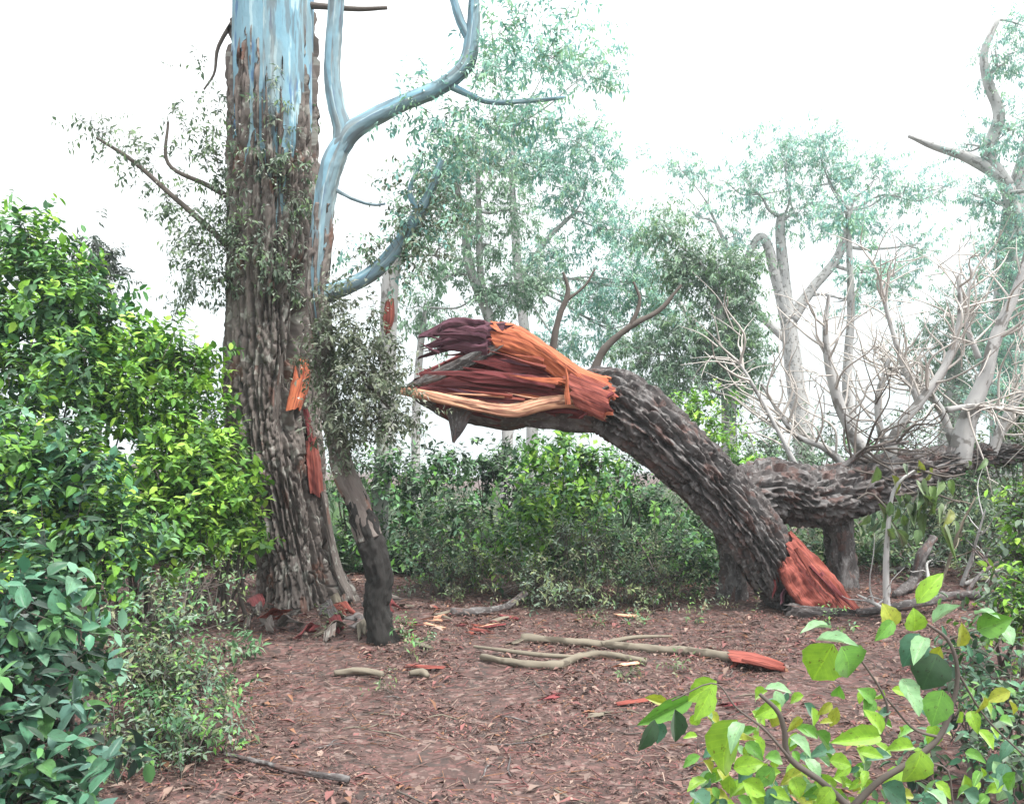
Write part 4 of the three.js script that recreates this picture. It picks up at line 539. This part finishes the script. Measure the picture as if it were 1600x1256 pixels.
  sh('hedge_shrub', 'green shrub behind the massive trunk on the side of the bank', 'shrubs behind the clearing', 350, 11, [[340, 720, 50, 50, 11, 70], [360, 800, 60, 60, 10.8, 90], [330, 870, 60, 60, 10.6, 90], [390, 880, 50, 50, 10.4, 60]], { cols: deep.concat(bright), len: 0.08, wid: 0.042 });
  sh('hedge_shrub', 'pale green scrub bush well beyond the fallen limb', 'shrubs behind the clearing', 1300, 17, [[1200, 720, 60, 30, 17, 50], [1280, 730, 60, 36, 17, 60], [1360, 720, 60, 40, 17, 60], [1440, 730, 60, 40, 17, 60], [1520, 720, 60, 40, 17, 60], [1600, 720, 60, 50, 17, 60]], { cols: ash.concat(cool), len: 0.12, wid: 0.06, gloss: 0.15 });
  sh('airy_shrub', 'airy olive shrub at the edge of the clearing before the hedge', null, 890, 8.6, [[880, 840, 60, 50, 8.6, 60], [930, 850, 50, 60, 8.6, 70], [800, 890, 50, 50, 8.5, 60], [985, 900, 40, 50, 8.6, 50], [850, 910, 70, 40, 8.5, 100], [930, 920, 70, 40, 8.5, 100], [890, 950, 70, 26, 8.3, 50], [740, 900, 60, 40, 9.2, 34]], { cols: olive.concat(ash), len: 0.05, wid: 0.018, twig: 0.2, per: 10, gloss: 0.15, twigShare: 0.9 });
  sh('airy_shrub', 'wispy grey-green shrub before the hedge, close to the blackened foot', null, 690, 9, [[680, 860, 50, 50, 9.1, 50], [720, 900, 50, 40, 9, 46], [660, 910, 40, 30, 8.9, 26], [745, 850, 40, 50, 9.2, 36]], { cols: ash.concat(olive), len: 0.055, wid: 0.02, twig: 0.22, per: 9, gloss: 0.12, twigShare: 0.9 });
  sh('airy_shrub', 'wispy olive shrub before the hedge, close to the dark prop branch of the fallen trunk', null, 1050, 8.9, [[1040, 900, 50, 40, 8.9, 50], [1085, 920, 40, 30, 8.8, 34], [1000, 930, 50, 26, 8.7, 34], [1010, 860, 40, 50, 9.1, 36]], { cols: olive.concat(deep), len: 0.05, wid: 0.02, twig: 0.2, per: 9, gloss: 0.12, twigShare: 0.9 });
  // beyond the fallen limb and on the far side
  sh('grey_shrub', 'grey leafy scrub behind the great fallen limb', 'scrub round the fallen crown', 1250, 12, [[1200, 690, 50, 40, 12, 50], [1300, 680, 50, 50, 12.5, 60], [1250, 710, 50, 40, 12, 50], [1420, 680, 60, 45, 12.5, 60], [1480, 650, 60, 50, 13, 60]], { cols: ash, len: 0.07, wid: 0.03, gloss: 0.15, twigShare: 0.8 });
  sh('grey_shrub', 'grey-green scrub tangled among the far ends of the fallen branches', 'scrub round the fallen crown', 1560, 10.5, [[1560, 720, 60, 50, 10.5, 90], [1600, 650, 60, 60, 10.8, 80], [1510, 760, 60, 50, 10.2, 80], [1450, 800, 60, 50, 10.2, 70], [1540, 830, 80, 60, 9.6, 110], [1430, 880, 60, 50, 9.6, 70], [1520, 910, 80, 50, 9.2, 90], [1640, 740, 90, 90, 10, 60]], { cols: ash.concat(deep, olive), len: 0.07, wid: 0.032, gloss: 0.3, twigShare: 0.9 });
  sh('sage_shrub', 'soft sage green shrub on the far side of the clearing, next to the yellowing sapling', null, 1600, 6, [[1590, 800, 40, 60, 6, 60], [1600, 880, 50, 60, 5.9, 70], [1650, 820, 70, 110, 6, 70], [1570, 960, 50, 50, 5.6, 50], [1620, 980, 60, 70, 5.5, 60]], { cols: ash.concat(bright), len: 0.06, wid: 0.03, own: 200 });
  sh('low_shrub', 'low straggling shrub behind the big-leaved foreground plant', null, 1540, 4.2, [[1540, 1040, 60, 50, 4.5, 40], [1580, 1110, 60, 60, 4.2, 44], [1500, 1130, 50, 50, 4.2, 26], [1580, 1210, 70, 60, 3.9, 40], [1440, 1220, 60, 40, 4.0, 16]], { cols: ash.concat(deep, tealg), len: 0.055, wid: 0.026, own: 150, twigShare: 0.9 });
  sh('low_shrub', 'small sprawling plant at the foot of the torn red base', null, 1100, 8, [[1090, 950, 60, 22, 8.1, 24], [1010, 950, 60, 22, 8.3, 26], [1180, 965, 30, 18, 8.0, 14]], { cols: ash.concat(olive), len: 0.045, wid: 0.018 });
  // seedlings on the ground
  const sg = 'seedlings on the clearing floor', seedlingLabels = ['light green star-shaped seedling standing alone by the olive brown shrub', 'seedling sprouting right at the blackened foot', 'seedling just in front of the blackened foot, the smaller of two', 'olive seedling at the bank side of the massive trunk', 'small olive seedling touching the bark round the massive trunk', 'olive seedling beside the dark mossy bough', 'olive seedling between the massive trunk and the blackened foot', 'green seedling behind the long red-ended branch', 'olive seedling in front of the middle of the long red-ended branch', 'tiny olive seedling in the open beyond the short pale stick', 'tiny olive seedling in front of the crooked grey branch', 'olive seedling behind the start of the long grey branch', 'green seedling between the long grey branch and the dark prop branch of the fallen trunk', 'green seedling in front of the torn red base'];
  for (const [px, py, r, k] of [[372, 1030, 26, 1], [625, 1005, 34, 0], [650, 1025, 26, 0], [345, 905, 40, 2], [380, 915, 26, 2], [700, 945, 26, 2], [520, 985, 24, 2], [1000, 985, 20, 0], [1060, 1050, 18, 2], [600, 1085, 14, 2], [980, 1060, 16, 2], [930, 985, 20, 2], [1090, 975, 18, 0], [1300, 985, 26, 0]]) {
    const p = groundAt(px, py), d = -p.z; shrub('seedling', seedlingLabels.shift(), 'seedling', sg, p, [[V(p.x, p.y + sz(r, d) * 0.7, p.z), [sz(r, d), sz(r, d) * 0.7, sz(r, d)], Math.round(r * 0.5)]], { per: 7, len: k === 1 ? 0.08 : 0.04, wid: k === 1 ? 0.03 : 0.017, cols: k === 1 ? [[0.10, 0.24, 0.10], [0.13, 0.28, 0.12]] : k ? olive : cool.concat(olive), twig: 0.09, stems: 1, stemR: 0.005, twigR: 0.002, gloss: 0.2 });
  }
}

// ------------------------------------------------------------------ sticks and chips on the ground
{
  seed(61);
  const stick = (label, a, m, extra) => { const [p, r] = [a.map((q) => { const g = groundAt(q[0], q[1], q[3] ?? 0.03); return g; }), a.map((q, i) => sz(q[2] * 0.75, -groundAt(q[0], q[1]).z))]; const root = thing('fallen_stick', label, 'stick', p[0]); mesh('stick', local(tube(p, r, { seg: 10, step: 0.03, disp: (th, s, c, q) => q * 0.8 * fbm(Math.cos(th) * 1.4 + c.x * 5, s * 7, Math.sin(th) * 1.4, 3) }), root), m, root); if (extra) extra(root); return root; };
  stick('long grey branch with a red broken end lying across the clearing', [[815, 997, 9], [880, 1002, 8], [950, 1008, 8], [1020, 1014, 9], [1090, 1020, 9], [1150, 1028, 10]], M.stick, (root) => {
    mesh('torn_wood', local(slab([groundAt(1138, 1019, 0.06), groundAt(1180, 1024, 0.06), groundAt(1228, 1044, 0.03)], [groundAt(1142, 1033, 0.06), groundAt(1180, 1038, 0.06), groundAt(1226, 1049, 0.02)], { n: 14, m: 8, bulge: V(0, 0.04, 0.02), thick: 0.03, s: 41 }), root), W.red, root);
    for (let i = 0; i < 5; i++) mesh('splinter', local(splinter(groundAt(1140 + i * 5, 1024 + i * 2, 0.07), groundAt(1200 + i * 9, 1030 + i * 5, 0.05), 0.02, 0.015, i), root), pick([W.red, W.orange]), root);
    mesh('side_branch', local(tube([groundAt(940, 1006, 0.04), groundAt(990, 996, 0.06), groundAt(1050, 994, 0.05)], [0.02, 0.016, 0.008], { seg: 7 }), root), M.stick, root);
  });
  stick('crooked grey branch lying just before the long red-ended one', [[752, 1026, 6], [810, 1036, 8], [868, 1040, 9], [900, 1028, 8], [940, 1022, 7], [1010, 1034, 6]], M.stick, (root) => mesh('side_branch', local(tube([groundAt(740, 1010, 0.05), groundAt(800, 1018, 0.05), groundAt(850, 1024, 0.05), groundAt(900, 1026, 0.04)], [0.010, 0.015, 0.017, 0.012], { seg: 7 }), root), M.stick, root));
  stick('dark mossy bough lying at the edge of the hedge', [[705, 958, 9], [750, 956, 9], [790, 948, 8], [822, 926, 6, 0.14]], M.log);
  stick('thin dark stick lying beside the olive brown shrub', [[350, 1178, 4], [405, 1190, 5], [455, 1204, 6], [545, 1218, 7]], M.log);
  stick('short pale stick lying alone on the brown earth', [[522, 1052, 6], [560, 1048, 7], [598, 1054, 6]], M.stick);
  stick('short mottled stick end beside the blackened foot', [[640, 1052, 5], [658, 1050, 8], [668, 1056, 5]], M.stick);
  stick('twisted grey root end beyond the torn red base', [[1400, 930, 9], [1430, 905, 11, 0.1], [1440, 870, 9, 0.3], [1460, 840, 7, 0.45]], M.log);
  stick('grey fallen bough among the scrub beyond the torn red base', [[1340, 958, 9], [1420, 946, 10, 0.1], [1500, 930, 9, 0.12], [1590, 938, 8, 0.1]], M.log);
  for (let i = 0; i < 12; i++) { // broken boughs lying in the scrub
    const x = rr(1370, 1600), y = rr(880, 975), p = groundAt(x, y, 0.03), e = p.clone().add(V(rr(-0.25, 0.9), rr(0.15, 0.9), rr(-0.6, 0.3))), w = wander(p, e, 0.08), root = thing('broken_bough', ['pale grey', 'dark barky', 'tan'][i % 3] + ' broken bough sticking up out of the scrub below the fallen crown', 'bough', p, 'broken boughs in the scrub'), q = rr(0.014, 0.035), m = [M.pale, M.log, M.stick][i % 3];
    mesh('bough', local(tube(w, [q, q * 0.8, q * 0.6, q * 0.3], { seg: 8, step: 0.06 }), root), m, root);
    for (let k = 0; k < 5; k++) { const a = V().lerpVectors(p, e, rr(0.3, 0.95)); mesh('twig', local(tube(wander(a, a.clone().add(randDir().multiplyScalar(rr(0.2, 0.5)).add(V(0, 0.12, 0))), 0.1), [q * 0.35, q * 0.3, q * 0.2, q * 0.1], { seg: 5, step: 0.07 }), root), m, root); }
  }
  for (let i = 0; i < 26; i++) {
    const px = i < 16 ? rr(610, 780) : rr(480, 1150), py = i < 16 ? rr(945, 990) : rr(960, 1120), p = groundAt(px, py, 0.02), a = rr(-1.2, 1.2), L = rr(0.05, 0.26), d = V(Math.cos(a), rr(-0.05, 0.1), Math.sin(a)), e = p.clone().addScaledVector(d, L), w = V(-Math.sin(a), 0.1, Math.cos(a)).multiplyScalar(rr(0.012, 0.03));
    tag(mesh('wood_chip', slab([p.clone().sub(w), e.clone().sub(w)], [p.clone().add(w), e.clone().add(w)], { n: 6, m: 5, bulge: V(0, 0.014, 0), ridge: 0.006, jag: 0.12, thick: 0.012, s: i * 2.3 }), [W.red, M.stick, W.pale, W.crimson][i % 4], scene), ['dull red', 'tan barky', 'pale orange', 'dark crimson'][i % 4] + ' chip of torn wood lying on the bare ground', 'wood chip', 'wood chips on the ground');
  }
  for (let i = 0; i < 46; i++) { const px = rr(420, 1250), py = rr(985, 1250), p = groundAt(px, py, 0.012), a = rr(0, 6.28), L = rr(0.08, 0.3), e = onGround(V(p.x + Math.cos(a) * L, 0, p.z + Math.sin(a) * L), 0.014); tag(mesh('dry_twig', tube(wander(p, e, 0.06), [0.004, 0.005, 0.004, 0.002], { seg: 5, step: 0.05 }), [M.twig, M.log, M.stick][i % 3], scene), ['dark brown', 'grey', 'tan'][i % 3] + ' thin dry twig lying on the leaf litter', 'twig', 'dry twigs on the litter'); }
}

// ------------------------------------------------------------------ big-leaved plants
const bigLeaf = (() => { // unit leaf along +y, width 1, +z up, curved and folded
  const make = (sag, fold) => grid(6, 9, (i, j) => { const v = j / 9, u = i / 6 - 0.5, w = Math.pow(Math.sin(Math.PI * Math.pow(v, 0.78)), 0.95) * (v < 1 ? 1 : 0) * (1 + 0.05 * Math.sin(v * 31 + i)) + 0.004; const x = u * w; return [x, v - sag * 0.25 * v * v, Math.abs(x) * fold - sag * v * v * 0.55 + 0.035 * Math.sin(v * 14 + i) * Math.abs(u), u + 0.5, v]; });
  return [make(0.25, 0.35), make(0.6, 0.25), make(0.05, 0.5), make(0.9, 0.3)];
})();
function placeBigLeaf(root, b, tip, w, color, facing, gloss = 0.45, through = 0.4) {
  const d = V().subVectors(tip, b), L = d.length(); d.normalize(); const u = orth(d, facing), s = V().crossVectors(d, u), m = mesh('leaf', pick(bigLeaf), leafSolid(color, gloss, through, leafMap), root);
  m.quaternion.setFromRotationMatrix(new THREE.Matrix4().makeBasis(s, d, u)); m.position.copy(b).sub(root.position); m.scale.set(w, L * 1.05, L); return m;
}
{
  seed(71);
  const lime = [0.30, 0.56, 0.03], mid = [0.14, 0.38, 0.035], paleL = [0.28, 0.52, 0.26], darkL = [0.03, 0.10, 0.035], yellow = [0.42, 0.48, 0.04], tealL = [0.07, 0.22, 0.13], C = [lime, mid, paleL, darkL, yellow, tealL];  // paleL has the sheen of the sky painted into it
  const D = 2.3, base = onGround(at(1330, 660, D));
  const root = thing('broadleaf_sapling', 'broad-leaved lime green sapling reaching over the clearing floor', 'sapling', base);
  const stemMesh = (a, d = D) => mesh('stem', local(tube(...line(a, d), { seg: 7, step: 0.02 }), root), M.twig, root);
  const foot = [base.clone(), at(1345, 1500, D), at(1330, 1262, D)]; mesh('stem', local(tube(foot, [0.012, 0.010, 0.009], { seg: 8 }), root), M.twig, root);
  stemMesh([[1330, 1264, 6], [1285, 1222, 5], [1232, 1182, 5], [1226, 1140, 4.5], [1216, 1112, 4], [1188, 1085, 3]]); stemMesh([[1330, 1264, 6], [1372, 1222, 5], [1420, 1192, 5], [1468, 1152, 4.5], [1486, 1110, 4], [1497, 1050, 3.5], [1482, 1000, 3], [1450, 975, 2]], 2.35);
  stemMesh([[1376, 1148, 2.5], [1388, 1112, 2], [1378, 1080, 2], [1330, 1010, 1.5]], 2.35); stemMesh([[1468, 1152, 2.5], [1430, 1140, 2], [1385, 1090, 1.5]], 2.35); stemMesh([[1232, 1182, 2.5], [1195, 1140, 2], [1150, 1105, 1.6], [1118, 1068, 1.2], [1050, 1095, 1]], 2.25); stemMesh([[1482, 1000, 2], [1520, 985, 1.5], [1560, 975, 1]], 2.4); stemMesh([[1420, 1192, 2], [1478, 1200, 1.6], [1490, 1256, 1.4]], 2.35); stemMesh([[1497, 1050, 2], [1540, 1120, 1.6], [1600, 1180, 1.4]], 2.4);
  const list = [[1433, 943, 1478, 887, 26, 0], [1397, 980, 1385, 942, 30, 4], [1429, 986, 1434, 954, 32, 0], [1527, 984, 1582, 966, 34, 1], [1303, 1006, 1268, 1066, 60, 0], [1315, 1010, 1347, 1064, 60, 1], [1276, 1000, 1342, 1002, 26, 2], [1299, 982, 1253, 968, 18, 2], [1437, 990, 1416, 1046, 40, 5], [1446, 996, 1428, 1034, 24, 2], [1466, 1022, 1438, 1082, 56, 3], [1474, 1078, 1456, 1136, 40, 1], [1458, 974, 1500, 946, 24, 2], [1524, 960, 1560, 944, 20, 2], [1120, 1064, 1074, 1096, 34, 0], [1112, 1076, 1087, 1128, 28, 0], [1084, 1090, 998, 1132, 26, 1], [1023, 1124, 1003, 1188, 22, 3], [1055, 1108, 1056, 1158, 26, 3], [1030, 1126, 1028, 1162, 22, 5], [1007, 1090, 1047, 1102, 14, 4], [1153, 1124, 1094, 1230, 54, 0], [1160, 1130, 1136, 1160, 22, 2], [1177, 1112, 1204, 1144, 30, 0], [1194, 1078, 1236, 1068, 24, 2], [1376, 1150, 1300, 1160, 28, 0], [1378, 1146, 1362, 1106, 26, 0], [1366, 1094, 1352, 1076, 22, 1], [1360, 1088, 1354, 1120, 22, 1], [1440, 1172, 1428, 1238, 44, 0], [1234, 1152, 1276, 1168, 22, 2], [1258, 1186, 1290, 1214, 24, 2], [1146, 1200, 1196, 1190, 26, 0], [1160, 1220, 1196, 1242, 26, 0], [1084, 1238, 1106, 1262, 30, 5], [1378, 1226, 1416, 1254, 34, 5], [1450, 1238, 1484, 1242, 22, 2], [1506, 1236, 1530, 1250, 24, 5], [1296, 1188, 1330, 1196, 24, 0], [1240, 1214, 1256, 1246, 26, 0], [1500, 1010, 1512, 980, 20, 4], [1470, 1010, 1462, 1040, 20, 4], [1560, 976, 1590, 1000, 26, 2], [1396, 970, 1372, 1000, 20, 1], [1410, 1060, 1438, 1100, 30, 2], [1420, 1080, 1440, 1118, 26, 2], [1300, 1230, 1280, 1262, 26, 0], [1220, 1100, 1180, 1120, 24, 0], [1210, 1200, 1180, 1230, 26, 1]];
  for (const [x0, y0, x1, y1, w, c] of list) { const d = D + rr(-0.12, 0.15), b = at(x0, y0, d), t = at(x1, y1, d + (c === 2 ? -rr(0.03, 0.07) : rr(-0.05, 0.03))), k = rr(0.85, 1.15); placeBigLeaf(root, b, t, sz(w * 1.12, d), C[c], c === 2 ? V(rr(-0.2, 0.2), 1, 0.3) : V(rr(-0.5, 0.5), 0.55, rr(0.6, 1.3))); }
  for (let i = 0; i < 230; i++) { const x = i < 110 ? rr(1100, 1360) : rr(1080, 1600), y = i < 110 ? 1120 + 136 * Math.sqrt(rnd()) : rr(1070, 1256), d = D + rr(0.05, 0.45), a = rr(0, 6.28), l = rr(18, 44); placeBigLeaf(root, at(x, y, d), at(x + Math.cos(a) * l, y + Math.abs(Math.sin(a)) * l * 0.9, d + rr(-0.05, 0.05)), sz(l * rr(0.45, 0.6), d), pick([lime, lime, mid, paleL, lime, yellow, tealL]), V(rr(-0.5, 0.5), 0.8, rr(0.4, 1.1))); }
  // yellowing sapling before the fallen limb
  const D2 = 7.6, b2 = onGround(at(1388, 660, D2)), r2 = thing('yellowing_sapling', 'thin sapling with drooping yellowing leaves before the great fallen limb', 'sapling', b2);
  mesh('stem', local(tube([b2.clone(), at(1386, 940, D2), at(1385, 890, D2), at(1388, 830, D2), at(1400, 760, D2), at(1440, 728, D2)], [0.03, 0.028, 0.026, 0.02, 0.014, 0.006], { seg: 8 }), r2), M.pale, r2);
  for (const a of [[[1390, 800, 2.5], [1360, 770, 2], [1340, 780, 1.5]], [[1396, 775, 2.5], [1450, 770, 2], [1500, 785, 1.5]], [[1430, 732, 2.2], [1480, 745, 1.8], [1510, 740, 1.2]]]) mesh('stem', local(tube(...line(a, D2), { seg: 6 }), r2), M.twig, r2);
  const c2 = [[0.13, 0.22, 0.06], [0.26, 0.30, 0.04], [0.15, 0.27, 0.05], [0.10, 0.17, 0.07], [0.13, 0.24, 0.08]];
  for (let i = 0; i < 44; i++) { const x = 1430 + gauss() * 75, y = 775 + gauss() * 55 + (x < 1400 ? 15 : 0), l = rr(14, 36); placeBigLeaf(r2, at(x, y, D2 + rr(-0.2, 0.2)), at(x + rr(-12, 12), y + l, D2 + rr(-0.2, 0.2)), sz(l * rr(0.4, 0.6), D2), pick(c2), V(rr(-0.6, 0.6), 0.3, rr(0.5, 1)), 0.3, 0.4); }
}
renderer.render(scene, camera);
